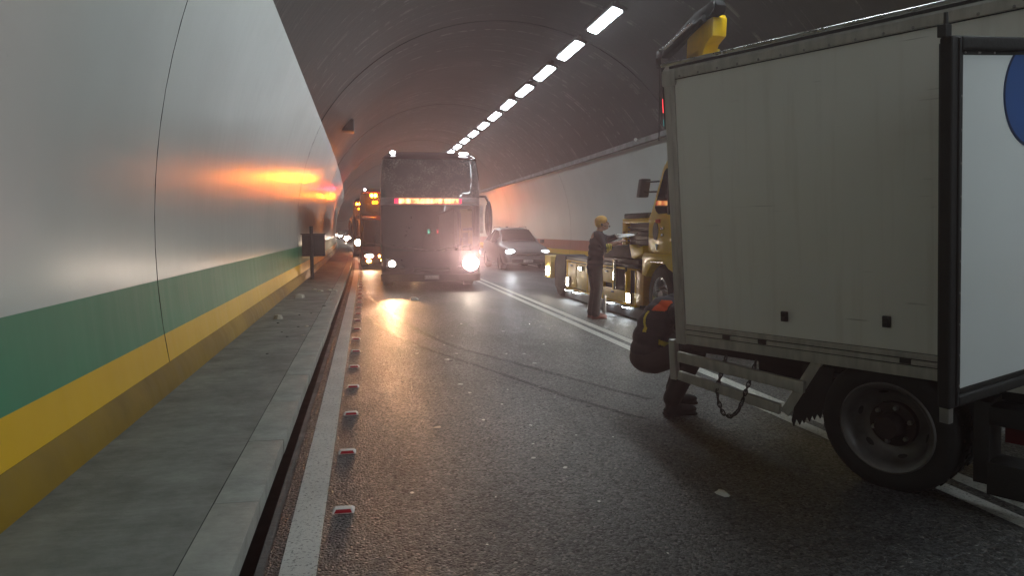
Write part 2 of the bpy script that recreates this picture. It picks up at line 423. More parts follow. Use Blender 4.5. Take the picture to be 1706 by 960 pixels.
# walls
SEG0, SEGL, GAP = 6.05, 12.0, .007
cuts = [Y0] + [SEG0 + SEGL * k for k in range(-14, 20) if Y0 < SEG0 + SEGL * k < Y1] + [Y1]
def make_wall(side, low, top, lb):
    wl = thing('tunnel_wall', (0, 0, 0), lb, 'wall')
    for i in range(len(cuts) - 1):
        ya, yb = cuts[i] + GAP, cuts[i + 1] - GAP
        for nm, z0, z1, nz, m in (('wall_panel', 1.115, 4.08, 12, M['wall_white']), ('painted_band', .69, 1.115, 3, low), ('painted_band', .47, .69, 2, M['wall_yellow'])):
            g = G(); rows = []
            for y in ysteps(ya, yb, 2.0): rows.append([(wx(z, side) + cx(y), y, z) for z in zsteps(z0, z1, nz)])
            g.grid(rows if side > 0 else rows[::-1]); g.out(nm, m, wl, ang=60)
    g = G()
    for yc in cuts[1:-1]:
        rows = []
        for y in (yc - GAP - .002, yc + GAP + .002): rows.append([(wx(z, side) + side * .03 + cx(y), y, z) for z in zsteps(.4, 4.08, 12)])
        g.grid(rows)
        for sg in (-1, 1):
            rows = []
            for dd in (0, .03): rows.append([(wx(z, side) + side * dd + cx(yc), yc + sg * GAP, z) for z in zsteps(.47, 4.08, 12)])
            g.grid(rows)
    g.out('joint', M['dark_gap'], wl)
    g = G(); rows = []
    xb, xt = (-1.46, wx(.47, -1)) if side < 0 else (8.62, wx(.47, 1))
    for y in ysteps(Y0, Y1, 2): rows.append([(xb + cx(y), y, WALK - .002), (xb + (xt - xb) * .35 + cx(y), y, WALK + .11), (xt + cx(y), y, .468)])
    g.grid(rows); g.out('skirting', M['skirt'], wl, ang=60)
    return wl
make_wall(-1, M['wall_green'], 4.08, 'glossy white left tunnel wall with green and yellow bands')
make_wall(1, M['wall_red'], 4.08, 'white right tunnel wall with a red band, behind the tow truck')
# ceiling
g = G(); rows = []
a_end = math.acos((4.08 - 1.4) / 5.32)
for y in ysteps(Y0, Y1, 3):
    rows.append([(3.58 + 5.32 * math.sin(a) + cx(y), y, 1.4 + 5.32 * math.cos(a)) for a in [-a_end - .002 + (2 * a_end + .004) * k / 40 for k in range(41)]])
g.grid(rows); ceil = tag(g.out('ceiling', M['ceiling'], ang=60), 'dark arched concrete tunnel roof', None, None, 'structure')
g = G()
for k in range(-2, 18):                                             # raised lining ribs at the construction joints
    y = SEG0 + SEGL * k; rows = []
    for dy, dr in ((-.02, 0), (-.02, .012), (.02, .012), (.02, 0)):
        rows.append([(3.58 + (5.32 - dr) * math.sin(a) + cx(y), y + dy, 1.4 + (5.32 - dr) * math.cos(a)) for a in [-a_end + 2 * a_end * k2 / 40 for k2 in range(41)]])
    g.grid(rows)
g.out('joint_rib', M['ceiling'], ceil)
# ledges along the spring line
g = G(); rows = []
for y in ysteps(Y0, Y1, 3):
    c = cx(y); rows.append([(8.02 + c, y, 4.24), (8.02 + c, y, 4.085), (8.20 + c, y, 4.085)])
g.grid(rows); g.out('ledge', M['gutter'], ceil, ang=20)
# end caps far round the bend and far behind
for y, sg in ((Y1, 1), (Y0, -1)):
    pts = [(3.58 + 5.5 * math.sin(a) + cx(y), y, 1.4 + 5.4 * math.cos(a)) for a in [-2.2 + 4.4 * k / 24 for k in range(25)]]
    g = G(); g.poly(pts if sg > 0 else pts[::-1]); tag(g.out('tunnel_end', M['gutter']), 'dark end of the tunnel', None, None, 'structure')

# ------------------------------------------------------------------ ceiling lamps
def make_lamp():
    t = thing('ceiling_lamp', (5.30, 15.75, 6.17), 'long white ceiling lamp in the lit row along the tunnel roof', 'lamp', 'ceiling lamps in a row')
    g = G(); g.box(-.18, .18, -.95, .95, .012, .09, .02); g.box(-.05, .05, -.7, -.6, .09, .30); g.box(-.05, .05, .6, .7, .09, .30); g.out('housing', M['lamp_housing'], t)
    # rounded-end diffuser
    pts = []
    for sx, sy, a0 in ((1, 1, 0), (-1, 1, 90), (-1, -1, 180), (1, -1, 270)):
        for k in range(4):
            a = R_(a0 + 30 * k); pts.append((sx * .066 + .055 * math.cos(a), sy * .84 + .06 * math.sin(a)))
    g = G(); g.prism(pts, 'z', 0, .018); g.out('diffuser', M['lamp_light'], t)
    return t
lamp0 = make_lamp(); LS = 2.74
for k in range(-62, 46):
    if k == 0: lp = lamp0
    else: lp = dup(lamp0, (0, 0, 0))
    y = 15.75 + k * LS
    if k > 14: y = 15.75 + k * LS
    lp.location = (5.30 + cx(y), y, 6.17); lp.rotation_euler = (0, R_(18), math.atan((y - 20) / 1136) if y > 20 else 0)

# ------------------------------------------------------------------ box truck (leaning, side on)
TR = thing('box_truck', (0, 0, 0), 'grey white box truck standing askew across the double line, leaning', 'truck')
d = Vector((-.459, .888, 0)).normalized(); n0 = Vector((-d.y, d.x, 0)); ph = R_(5.8)
up = Vector((0, 0, 1)) * math.cos(ph) + n0 * math.sin(ph); nn = n0 * math.cos(ph) - Vector((0, 0, 1)) * math.sin(ph)
TRM = Matrix(((d.x, nn.x, up.x, 2.946), (d.y, nn.y, up.y, 3.548), (d.z, nn.z, up.z, 0), (0, 0, 0, 1)))
TR.matrix_world = TRM
SB, SF, UB, UT, WB = -.74, 1.48, .84, 2.60, 1.95       # back, front, panel bottom/top, width
g = G(); g.box(SB + .02, SF - .085, -.03, 0, UB, UT - .05, .004); g.out('side_panel', M['frp'], TR)
g = G(); g.box(SB + .02, SF - .085, -WB, -WB + .03, UB, UT - .05, .004); g.out('side_panel', M['frp'], TR)
g = G(); g.box(SF - .03, SF, -WB + .06, -.06, UB - .1, UT, .004); g.out('front_panel', M['frp'], TR)
# floor and roof
g = G(); g.box(SB, SF, -WB + .032, -.032, UB - .12, UB - .02); g.out('floor', M['blackmetal'], TR)
prof = [(-WB - .012, 2.60), (-WB + .03, 2.645), (-WB + .2, 2.665), (-WB / 2, 2.68), (-.2, 2.665), (-.03, 2.645), (.012, 2.60), (-.03, 2.598), (-WB + .03, 2.598)]
g = G(); g.prism(prof, 'x', SB, SF + .01); g.out('roof', M['trim'], TR, ang=30)
g = G(); g.tube([(SB, .016, 2.645), (SF + .012, .016, 2.645)], .011, 8); g.out('roof_edge', M['trim_bright'], TR)
g = G(); g.box(SB + .01, SF - .06, .002, .014, 2.545, 2.60, .003); g.out('top_trim', M['trim'], TR)
g = G(); g.box(SB + .01, SF - .06, .016, .024, 2.612, 2.63, .003); g.box(SB + .01, SF - .06, .002, .010, 2.538, 2.543); g.out('trim_strip', M['blackmetal'], TR)
rv = None
for k in range(15):
    if rv is None:
        g = G(); g.ell((0, 0, 0), (.008, .005, .008), 8, 6); o = g.out('rivet', M['steel'], TR); rv = o.data
    else: o = bpy.data.objects.new('rivet', rv); COL.objects.link(o); o.parent = TR
    o.location = (SF - .14 - k * .148, .016, 2.556)
# front corner post and door-side posts
g = G(); g.box(SF - .083, SF + .004, -.06, .012, UB - .15, UT - .01, .014); g.box(SF - .055, SF - .048, .012, .016, UB, UT - .06); g.out('corner_post', M['trim'], TR)
g = G(); g.box(SF - .10, SF + .012, -.05, .024, UT - .10, UT + .012, .02); g.out('corner_cap', M['trim'], TR)
g = G(); g.box(SF - .083, SF + .004, -WB - .012, -WB + .06, UB - .15, UT - .01, .014); g.out('corner_post', M['trim'], TR)
# marker lamps on the front edge
g = G(); g.box(SF + .005, SF + .03, -.03, .0, 2.33, 2.43, .006); g.out('marker_lamp', M['red_soft'], TR)
g = G(); g.box(SF + .005, SF + .03, -.03, .0, 2.24, 2.29, .006); g.out('marker_lamp', M['teal_soft'], TR)
g = G(); g.box(SF + .004, SF + .022, -.05, .004, 2.22, 2.52, .004); g.out('lamp_bracket', M['black'], TR)
# bottom rail with grooves
g = G()
for z0, z1, pr in ((.70, .765, .012), (.772, .800, .016), (.806, .838, .010)): g.box(SB + .01, SF - .085, -.05, pr, z0, z1, .004)
g.out('bottom_rail', M['trim'], TR)
g = G(); g.box(SB + .02, SF - .09, -.052, .002, .70, .84); g.out('rail_back', M['blackmetal'], TR)
for s_, u_ in ((.622, .972), (.002, 1.0)):
    g = G(); g.box(s_ - .022, s_ + .022, 0, .018, u_ - .032, u_ + .032, .005); g.box(s_ - .012, s_ + .012, .018, .03, u_ - .02, u_ - .002); g.box(s_ - .018, s_ + .006, .018, .026, u_ + .006, u_ + .024)
    g.out('latch', M['blackmetal'], TR)
for s_ in (1.05, .78, -.1):
    g = G(); g.box(s_ - .03, s_ + .03, .0, .02, .775, .803, .004); g.out('rail_clip', M['blackmetal'], TR)
# chassis
g = G()
for n_ in (-.52, -1.38): g.box(SB, SF + .25, n_ - .04, n_ + .04, .50, .68, .008)
for s_ in (-.6, .0, .55, 1.1, 1.6): g.box(s_ - .04, s_ + .04, -1.34, -.56, .52, .64, .006)
for s_ in (-.5, .25, .8, 1.25): g.box(s_ - .035, s_ + .035, -WB + .06, -.06, .685, .735, .004)
g.out('chassis', M['blackmetal'], TR)
g = G(); g.tube([(.03, -1.85, .36), (.03, -.1, .36)], .055, 10); g.ell((.03, -.98, .36), (.17, .19, .16)); g.out('axle', M['blackmetal'], TR)
g = G()
for n_ in (-.45, -1.45):
    for k in range(3): g.box(-.5 + k * .08, .55 - k * .08, n_ - .03, n_ + .03, .44 - .012 * k - .02, .452 - .012 * k - .012)
g.out('leaf_spring', M['blackmetal'], TR)
g = G(); g.box(.75, 1.25, -1.05, -.65, .34, .62, .03); g.out('tank', M['blackmetal'], TR)
# wheels: tyre, dished rim, hub
def truck_wheel(n_out, sgn, nm='wheel'):
    wl = bpy.data.objects.new(nm, None); COL.objects.link(wl); wl.parent = TR; wl.location = (.025, n_out, .365); wl.rotation_euler = (0, .3, 0)
    q = lambda h: -h * sgn
    g = G(); g.lathe([(.266, q(.0)), (.278, q(-.004)), (.32, q(-.012)), (.358, q(-.006)), (.382, q(.012)), (.393, q(.04)), (.395, q(.10)), (.393, q(.16)), (.382, q(.19)), (.32, q(.205)), (.266, q(.2))], (0, 0, 0), 'y', 56, False)
    for k in range(64):
        a = 2 * math.pi * k / 64; m = Matrix.Rotation(a, 4, 'Y') @ Matrix.Translation((.395, q(.10) + (.032 if k % 2 else -.032), 0))
        g.mbox(m, .010, .060, .022)
    g.out('tyre', M['tyre'], wl, ang=40)
    g = G(); g.lathe([(r_ * 1.13, h_) for r_, h_ in [(.240, q(-.004)), (.232, q(-.012)), (.222, q(-.006)), (.205, q(.012)), (.196, q(.05)), (.186, q(.075)), (.165, q(.100)), (.145, q(.118)), (.105, q(.122)), (.105, q(.14)), (.2, q(.16)), (.236, q(.19))]], (0, 0, 0), 'y', 56, False)
    g.out('rim', M['rim'], wl, ang=50)
    g = G()
    for k in range(6):
        g = G(); a = 2 * math.pi * k / 6 + .5; m = Matrix.Rotation(a, 4, 'Y') @ Matrix.Translation((.190, q(.094), 0)) @ Matrix.Rotation(R_(-52) * sgn * -1, 4, 'Z')
        mm = m
        pts = [mm @ Vector((.020 * math.cos(t), 0, .030 * math.sin(t))) for t in [2 * math.pi * i / 14 for i in range(14)]]
        g.poly(pts); g.out('hand_hole', M['dark_gap'], wl)
    g = G(); g.lathe([(.0, q(-.01)), (.062, q(-.008)), (.074, q(.01)), (.078, q(.08)), (.132, q(.085)), (.134, q(.122))], (0, 0, 0), 'y', 32, False); g.out('hub', M['hubred'], wl, ang=40)
    for k in range(6):
        a = 2 * math.pi * k / 6
        g = G(); g.lathe([(.0, q(.055)), (.012, q(.058)), (.015, q(.07)), (.015, q(.10))], (.106 * math.cos(a), 0, .106 * math.sin(a)), 'y', 6, False); g.out('wheel_nut', M['steel'], wl)
    return wl
M['rim'] = mat('dull grey steel rim', (.14, .132, .128), .45, .35, .2, 12)
M['hubred'] = mat('dark red brown hub', (.030, .017, .016), .6, .1)
truck_wheel(-.03, 1); truck_wheel(-.27, 1); truck_wheel(-WB + .03, -1)
# side guard
def bar(g, p0, p1, wdt, th):
    p0, p1 = Vector(p0), Vector(p1); x = (p1 - p0); ln = x.length; x.normalize(); y = Vector((0, 1, 0)); z = x.cross(y).normalized(); y = z.cross(x)
    m = Matrix((( x.x, y.x, z.x, 0), (x.y, y.y, z.y, 0), (x.z, y.z, z.z, 0), (0, 0, 0, 1))); m.translation = (p0 + p1) / 2
    g.mbox(m, ln, th, wdt, .006)
sg = bpy.data.objects.new('side_guard', None); COL.objects.link(sg); sg.parent = TR
g = G(); bar(g, (1.50, -.03, .585), (.52, -.03, .520), .078, .03); g.out('rail', M['trim'], sg)
g = G(); bar(g, (1.50, -.028, .445), (.69, -.028, .345), .070, .03); g.out('rail', M['trim'], sg)
g = G(); g.box(1.505, 1.56, -.05, .0, .41, .71, .006); g.out('post', M['trim'], sg)
g = G(); bar(g, (.44, -.062, .70), (.675, -.062, .315), .065, .028); g.out('brace', M['trim'], sg)
# mudflap, ragged lower edge
pts = [(.34, .66), (.54, .66)]
for k in range(15): pts.append((.60 - k * .018 + random.uniform(-.006, .006) + .03, .23 + .009 * k + (0 if k % 2 else .03 + random.random() * .03)))
g = G(); g.prism(pts, 'y', -.06, -.05); g.out('mudflap', M['rubber'], TR)
# rear bumper frame and tail lamp
g = G(); g.box(-.50, -.425, -.20, -.02, .17, .62, .006); g.box(-.72, -.49, -.15, -.02, .50, .60, .006); g.box(-.72, -.49, -.17, -.015, .12, .30, .008); g.out('bumper_frame', M['rubber'], TR)
g = G(); g.box(-.64, -.55, -.12, -.08, .40, .49, .006); g.out('tail_lamp', mat('shade darkened red lamp glass', (.07, .004, .006), .3), TR)  # shadow on the tail lamp is put into its deep red
g = G(); g.box(-.76, -.70, -WB, -.03, .12, .24, .01); g.out('bumper', M['blackmetal'], TR)
# open rear door, hinged on the near corner, inner face to the camera
DR = bpy.data.objects.new('open_door', None); COL.objects.link(DR); DR.parent = TR
ang = R_(13); ex = Vector((math.sin(ang), math.cos(ang), 0)); ey = Vector((math.cos(ang), -math.sin(ang), 0))    # along leaf, outer normal (away from the camera)
DR.matrix_local = Matrix(((ex.x, ey.x, 0, SB + .02), (ex.y, ey.y, 0, .0), (0, 0, 1, 0), (0, 0, 0, 1)))
DW, D0, D1 = .735, .79, 2.385
g = G(); g.box(.0, DW - .02, .0, .045, D0 + .02, D1 - .02, .006); g.out('door_core', M['blackmetal'], DR)
g = G(); g.box(.03, DW - .10, -.006, -.001, D0 + .075, D1 - .075, .001); g.out('inner_panel', M['door_white'], DR)
def gasket(x0, x1, z0, z1):
    g = G(); g.box(x0, x1, -.026, .030, z0, z1, .012, 3); return g.out('door_seal', M['rubber'], DR)
gasket(DW - .07, DW, D0, D1); gasket(.03, DW - .071, D1 - .058, D1); gasket(.03, DW - .071, D0, D0 + .05)
g = G(); g.box(DW - .055, DW - .04, -.034, -.02, D0 + .01, D1 - .01, .006); g.out('seal_lip', M['black'], DR)
g = G(); g.box(DW - .099, DW - .072, -.010, -.002, D0 + .055, D1 - .065, .002); g.box(.03, DW - .1, -.010, -.002, D1 - .074, D1 - .060, .002); g.box(.03, DW - .1, -.010, -.002, D0 + .052, D0 + .073, .002); g.out('edge_strip', M['blackmetal'], DR)
rv2 = None
for k in range(11):
    if rv2 is None:
        g = G(); g.ell((0, 0, 0), (.005, .004, .005), 8, 6); o = g.out('rivet', M['steel'], DR); rv2 = o.data
    else: o = bpy.data.objects.new('rivet', rv2); COL.objects.link(o); o.parent = DR
    o.location = (DW - .09, -.011, D0 + .09 + k * .14) if k < 10 else (DW - .2, -.011, D1 - .067)
for k in range(3):
    o = bpy.data.objects.new('rivet', rv2); COL.objects.link(o); o.parent = DR; o.location = (DW - .11 - k * .1, -.011, D1 - .067)
def disc(g, x, z, r, y, seg=56):
    g.lathe([(0.0001, y), (r, y)], (x, 0, z), 'y', seg, False)
LX, LZ, LR = .105, 2.145, .245
g = G(); g.lathe([(0.001, -.0078), (LR, -.0078), (LR, -.0062), (.001, -.0062)], (LX, 0, LZ), 'y', 64, False); g.out('printed_disc', M['blue'], DR)
g = G(); g.lathe([(LR - .012, -.0084), (LR, -.0084), (LR, -.0079), (LR - .012, -.0079)], (LX, 0, LZ), 'y', 64, False); g.out('disc_outline', M['blue_dark'], DR)
g = G(); g.box(DW - .04, DW - .0, .0, .04, D1, D1 + .05, .006); g.tube([(DW - .03, .02, D1 + .04), (DW - .03, .02, D1 + .10)], .009); g.out('door_bolt', M['blackmetal'], DR)
g = G(); g.box(DW - .055, DW - .02, -.01, .035, D0 - .075, D0 - .001, .006); g.out('door_bolt', M['steel'], DR)

# chain hanging through the guard
def tl(s, n, u): return TRM @ Vector((s, n, u))
path = [(.905, -.10, .62), (.915, -.07, .53), (.93, -.02, .44), (.95, .0, .36), (.99, .0, .275), (1.05, .0, .225), (1.11, .0, .235), (1.15, .0, .33), (1.165, -.03, .43), (1.16, -.1, .55), (1.15, -.12, .62)]
pts = [tl(*p) for p in path]
def resample(pts, step):
    out = [pts[0].copy()]; acc = 0
    for a, b in zip(pts[:-1], pts[1:]):
        ln = (b - a).length; t = step - acc
        while t <= ln: out.append(a.lerp(b, t / ln)); t += step
        acc = ln - (t - step)
    return out
ch = thing('chain', tl(1.05, 0, .22), 'steel chain looped over the side guard of the box truck', 'chain')
rs = resample(pts, .030); link_me = None
g = G(); lp_ = [(.021 * (1 if abs(math.cos(a)) < .01 else 1) * math.cos(a) * 1.15, .012 * math.sin(a), 0) for a in [2 * math.pi * k / 12 for k in range(13)]]
g.tube(lp_, .0048, 6, False); o = g.out('chain_link', M['blackmetal'], ch); link_me = o.data; links = [o]
for k in range(len(rs) - 1):
    o = links[0] if k == 0 else bpy.data.objects.new('chain_link', link_me)
    if k: COL.objects.link(o); o.parent = ch
    t = (rs[k + 1] - rs[k]).normalized(); q = t.to_track_quat('X', 'Z') @ Matrix.Rotation(R_(90 * (k % 2) + 20), 3, 'X').to_quaternion()
    o.rotation_mode = 'QUATERNION'; o.rotation_quaternion = q; o.location = (rs[k] + rs[k + 1]) / 2 - Vector(ch.location)

# ------------------------------------------------------------------ coaches
def coach(name, label, X, Yf, W, L_, H, yaw, paint, led, parts):
    t = thing(name, (X, Yf, 0), label, 'bus', 'coaches queuing in the left lane', yaw)
    k = H / 3.55; Z = lambda z: z * k
    hw = W / 2; rc = .30
    def f(z):
        z /= k
        if z < .55: return .05 * (1 - z / .55) ** 2
        if z < 1.0: return 0.
        if z < 2.15: return .0147 * (z - 1.0)
        if z < 2.34: return .017 + .03 * (z - 2.15) / .19
        if z < 3.32: return .047 + .30 * ((z - 2.34) / .98) ** 1.35
        return .347 + .65 * ((z - 3.32) / .23) ** 1.7
    def h(z):
        z /= k
        if z < .9: return hw - .02 * (1 - z / .9)
        if z < 2.6: return hw
        if z < 3.32: return hw - .06 * ((z - 2.6) / .72) ** 2
        return hw - .06 - .30 * ((z - 3.32) / .23) ** 2
    def ring(z, grow=0.):
        w, y = h(z) + grow, f(z) - grow; r = rc
        left = [(-w, yy) for yy in (L_, L_ * .7, L_ * .4, L_ * .2, 1.6, .9)]
        lc = [(-w + r - r * math.cos(a), y + .05 + r - r * math.sin(a)) for a in [R_(9 * i) for i in range(11)]]
        n = 12; x0 = -w + r
        fr = [(x0 + (-2 * x0) * i / n, y + .05 * abs((x0 + (-2 * x0) * i / n) / x0) ** 4) for i in range(1, n)]
        rt = [(-a, b) for a, b in lc[::-1]]; rr = [(-a, b) for a, b in left[::-1]]
        return left, lc, fr, rt, rr
    def band(g, z0, z1, n, seg, grow=0.):
        rows = []
        for z in zsteps(Z(z0), Z(z1), n):
            r = ring(z, grow); rows.append([(a, b, z) for s_ in seg for a, b in r[s_]])
        g.grid(rows)
    g = G(); band(g, .24, 1.0, 10, (0, 1, 2, 3, 4)); band(g, 1.0, 3.32, 20, (0,)); band(g, 1.0, 3.32, 20, (4,)); band(g, 3.32, 3.55, 8, (0, 1, 2, 3, 4))
    r = ring(Z(3.549)); g.poly([(a, b, Z(3.55) - .0005) for s_ in range(5) for a, b in r[s_]])
    g.poly([(-hw, L_, Z(.24)), (-hw, L_, Z(3.4)), (hw, L_, Z(3.4)), (hw, L_, Z(.24))])
    # lower screens' bridges: strips joining side and front
    for s_ in (0, 4):
        rows = []
        for z in zsteps(Z(1.0), Z(3.32), 20):
            r = ring(z); a = r[0][-1] if s_ == 0 else r[4][0]; b = r[1][0] if s_ == 0 else r[3][-1]
            rows.append([(*a, z), (*b, z)])
        g.grid(rows)
    g.out('body', paint, t, 30, True)
    g = G(); band(g, 1.0, 2.145, 10, (1, 2, 3)); g.out('lower_windscreen', M['glass'], t, 40, True)
    g = G(); band(g, 2.335, 3.32, 12, (1, 2, 3)); g.out('upper_windscreen', M['glass_dusty' if led else 'glass'], t, 40, True)
    g = G(); band(g, 2.145, 2.335, 3, (1, 2, 3)); bd = g.out('display_band', M['coach_silver'] if led else paint, t, 40, True)
    g = G(); band(g, 3.30, 3.345, 2, (1, 2, 3), .012); g.out('screen_trim', paint, t, 40, True)
    g = G(); band(g, 1.55, 2.9, 6, (0,), .006); g.out('side_window', M['glass'], t, 40, True)
    g = G(); band(g, 1.55, 2.9, 6, (4,), .006); g.out('side_window', M['glass'], t, 40, True)
    # bumper and grille details
    g = G(); band(g, .24, .42, 3, (1, 2, 3), .02); g.out('bumper', M['blackmetal'], t, 40, True)
    g = G()
    for z in (.50, .56): g.box(-.45, .45, -.012, .02, Z(z), Z(z) + .025, .004)
    g.out('grille', M['black'], t)
    g = G()
    for z in (1.42, 1.62): g.tube([(-hw + .35, -.004 + f(Z(z)) + .05, Z(z)), (-hw + .7, -.004 + f(Z(z)) + .02, Z(z))], .004)
    for sx in (-1, 1): g.tube([(sx * .08, -.03, Z(1.02)), (sx * .35, -.035, Z(1.06)), (sx * .95, -.02, Z(1.16))], .011)
    g.out('wiper', M['black'], t)
    for sx in (-1, 1):
        hz = Z(.69)
        # wedge-shaped headlamp cluster
        g = G(); pts = [(sx * (hw - .12), hz + .13), (sx * (hw - .12), hz - .11), (sx * (hw - .62), hz - .10), (sx * (hw - .42), hz + .03)]
        g.prism(pts, 'y', -.012 + .02, .11); g.out('headlamp_housing', M['black'], t)
        # swoops either side of the display
        g = G(); rows = []
        for i in range(9):
            u = i / 8; x = sx * (hw - .12 - u * .55); yy = f(Z(2.2)) + .05 * (abs(x) / (hw - rc)) ** 4 - .02 if abs(x) < hw - rc else f(Z(2.2)) + .04
            hh = .085 * math.sin(math.pi * min(1, .25 + u * .75)) ** .7
            rows.append([(x, yy, Z(2.24) - hh * .6), (x, yy - .025, Z(2.24)), (x, yy, Z(2.24) + hh * .5)])
        g.grid(rows); g.out('trim_swoop', M['coach_silver'], bd, 60, True)
    for sx, on in ((-1, parts.get('ml')), (1, parts.get('mr'))):
        if not on: continue
        mr = None
        g = G(); g.tube([(sx * (hw - .05), .35, Z(2.38)), (sx * (hw + .10), .0, Z(2.36)), (sx * (hw + .16), -.10, Z(2.22))], .028, 8); g.out('mirror_arm', M['black'], t)
        g = G(); g.ell((sx * (hw + .17), -.10, Z(1.80)), (.10, .09, .45), 18, 14); mr = g.out('mirror', M['coach_dark'], t)
        g = G(); g.box(sx * (hw + .01) - .035, sx * (hw + .01) + .035, .05, .07, Z(1.45), Z(2.15), .01); g.out('mirror_back', M['coach_white'], t)
    g = G(); g.box(-.18, .18, -.03, .045, Z(.30), Z(.40), .004); pl = g.out('number_plate', M['coach_silver'], t)
    for x in (-hw + .45, hw - .45):
        pass
    for y in (2.2, L_ - 2.6):
        for sx in (-1, 1):
            g = G(); g.lathe([(.28, 0), (.30, -.01), (.46, -.005), (.50, .03), (.50, .27), (.3, .3)], (sx * hw + (0 if sx > 0 else 0), y, .5), 'x', 28, False)
            if sx > 0:
                for v in g.bm.verts: v.co.x = 2 * hw - v.co.x
            g.out('wheel', M['tyre'], t, 40, True)
    return t, hw, f, Z
def lens(parent, name, c, r, m, sy=.03):
    g = G(); g.ell(c, (r[0], sy, r[1]), 14, 8); return g.out(name, m, parent)
# first coach
b1, hw, f1, Z1 = coach('coach', 'dark high decked coach with a lit amber destination display', 1.62, 18.0, 2.50, 12, 3.55, R_(-2.4), M['coach_dark'], True, dict(mr=True, ml=False))
for sx, nm, m, rr in ((-1, 'headlamp', M['head_lit2'] if 'head_lit2' in M else M['head_lit'], (.085, .075)), (1, 'headlamp', M['head_lit'], (.20, .18))):
    lens(b1, nm, (sx * (hw - .27), .0, .69), rr, m)
g = G(); g.box(-.79, .68, -.012, .05, 2.185, 2.30, .004); dsp = g.out('display', M['led'], b1)
for a, b in ((-.90, -.795), (.685, .75)):
    g = G(); g.box(a, b, -.010, .05, 2.185, 2.30, .004); g.out('display_edge', M['led_red'], b1)
for x, rr in ((-.93, (.07, .045)), (.86, (.13, .035))):
    lens(b1, 'roof_marker', (x, .55, 3.475), rr, M['marker_white'], .05)
# headlamp beams: first aimed up and shaped for haze glow, second points slightly down
spot('headlight_beam', b1, (hw - .27, -.20, .69), (hw - 2.1, -18, 2.75), 9800, (1., .60, .55), 18.5, 1., .12)
spot('headlight_beam', b1, (-hw + .27, -.20, .69), (-hw + .75, -9, -.9), 430, (1., .52, .24), 25, .8, .09)
# number plate characters (as far as they can be read)
def text(s, size, loc, parent, m, name='plate_text', rot=(R_(90), 0, 0), ext=.001):
    cu = bpy.data.curves.new(name, 'FONT'); cu.body = s; cu.size = size; cu.align_x = 'CENTER'; cu.align_y = 'CENTER'; cu.extrude = ext; cu.resolution_u = 2
    o = bpy.data.objects.new(name, cu); dg = bpy.context.evaluated_depsgraph_get()
    COL.objects.link(o); dg.update(); me = bpy.data.meshes.new_from_object(o.evaluated_get(dg)); bpy.data.objects.remove(o)
    me.materials.clear(); me.materials.append(m); o = bpy.data.objects.new(name, me); COL.objects.link(o); o.location = loc; o.rotation_euler = rot; o.parent = parent
    return o
pl = [c for c in b1.children if c.name.startswith('number_plate')][0]
text('LLA-0085', .075, (0, -.034, .355), pl, M['plate'])
# second coach
b2, hw2, f2, Z2 = coach('coach', 'maroon coach with lit amber roof lamps behind the dark coach', 1.02, 28.6, 2.46, 12, 3.2, R_(-1.0), M['coach_maroon'], False, dict(mr=True, ml=True))
lens(b2, 'headlamp', (-hw2 + .36, .0, .53), (.17, .075), M['head_mild']); lens(b2, 'headlamp', (hw2 - .36, .0, .53), (.17, .075), M['head_mild'])
lens(b2, 'fog_lamp', (-hw2 + .34, -.02, .335), (.10, .065), M['amber_soft']); lens(b2, 'fog_lamp', (hw2 - .34, -.02, .335), (.10, .065), M['amber_soft'])
for x in (-.74, -.60): lens(b2, 'roof_lamp', (x, -.06, 2.87), (.065, .07), M['amber'], .06)
lens(b2, 'roof_marker', (-hw2 + .22, .45, 3.12), (.05, .04), M['marker_white'])
lens(b2, 'indicator', (-hw2 + .75, -.01, .52), (.035, .05), M['amber_soft']); lens(b2, 'indicator', (-hw2 + .82, -.01, .36), (.035, .03), M['amber_soft'])
spot('headlight_beam', b2, (-hw2 + .36, -.2, .60), (-hw2 - .2, -12, -3.9), 160, (1., .66, .42), 44.0, .10, .06)
# third coach
b3, hw3, f3, Z3 = coach('coach', 'dark coach farthest back in the queue, mostly hidden by the maroon coach', .80 + cx(42), 42, 2.46, 12, 3.4, R_(.8), M['coach_dark'], False, dict(mr=False, ml=True))
for x in (-1.0, -.86): lens(b3, 'roof_lamp', (x, -.06, 3.02), (.06, .06), M['amber'], .06)
lens(b3, 'roof_lamp', (-.72, -.02, 3.30), (.085, .06), M['red_lit'], .06)
for sx in (-1, 1): lens(b3, 'headlamp', (sx * (hw3 - .25), .0, .85), (.20, .18), M['head_mild'])

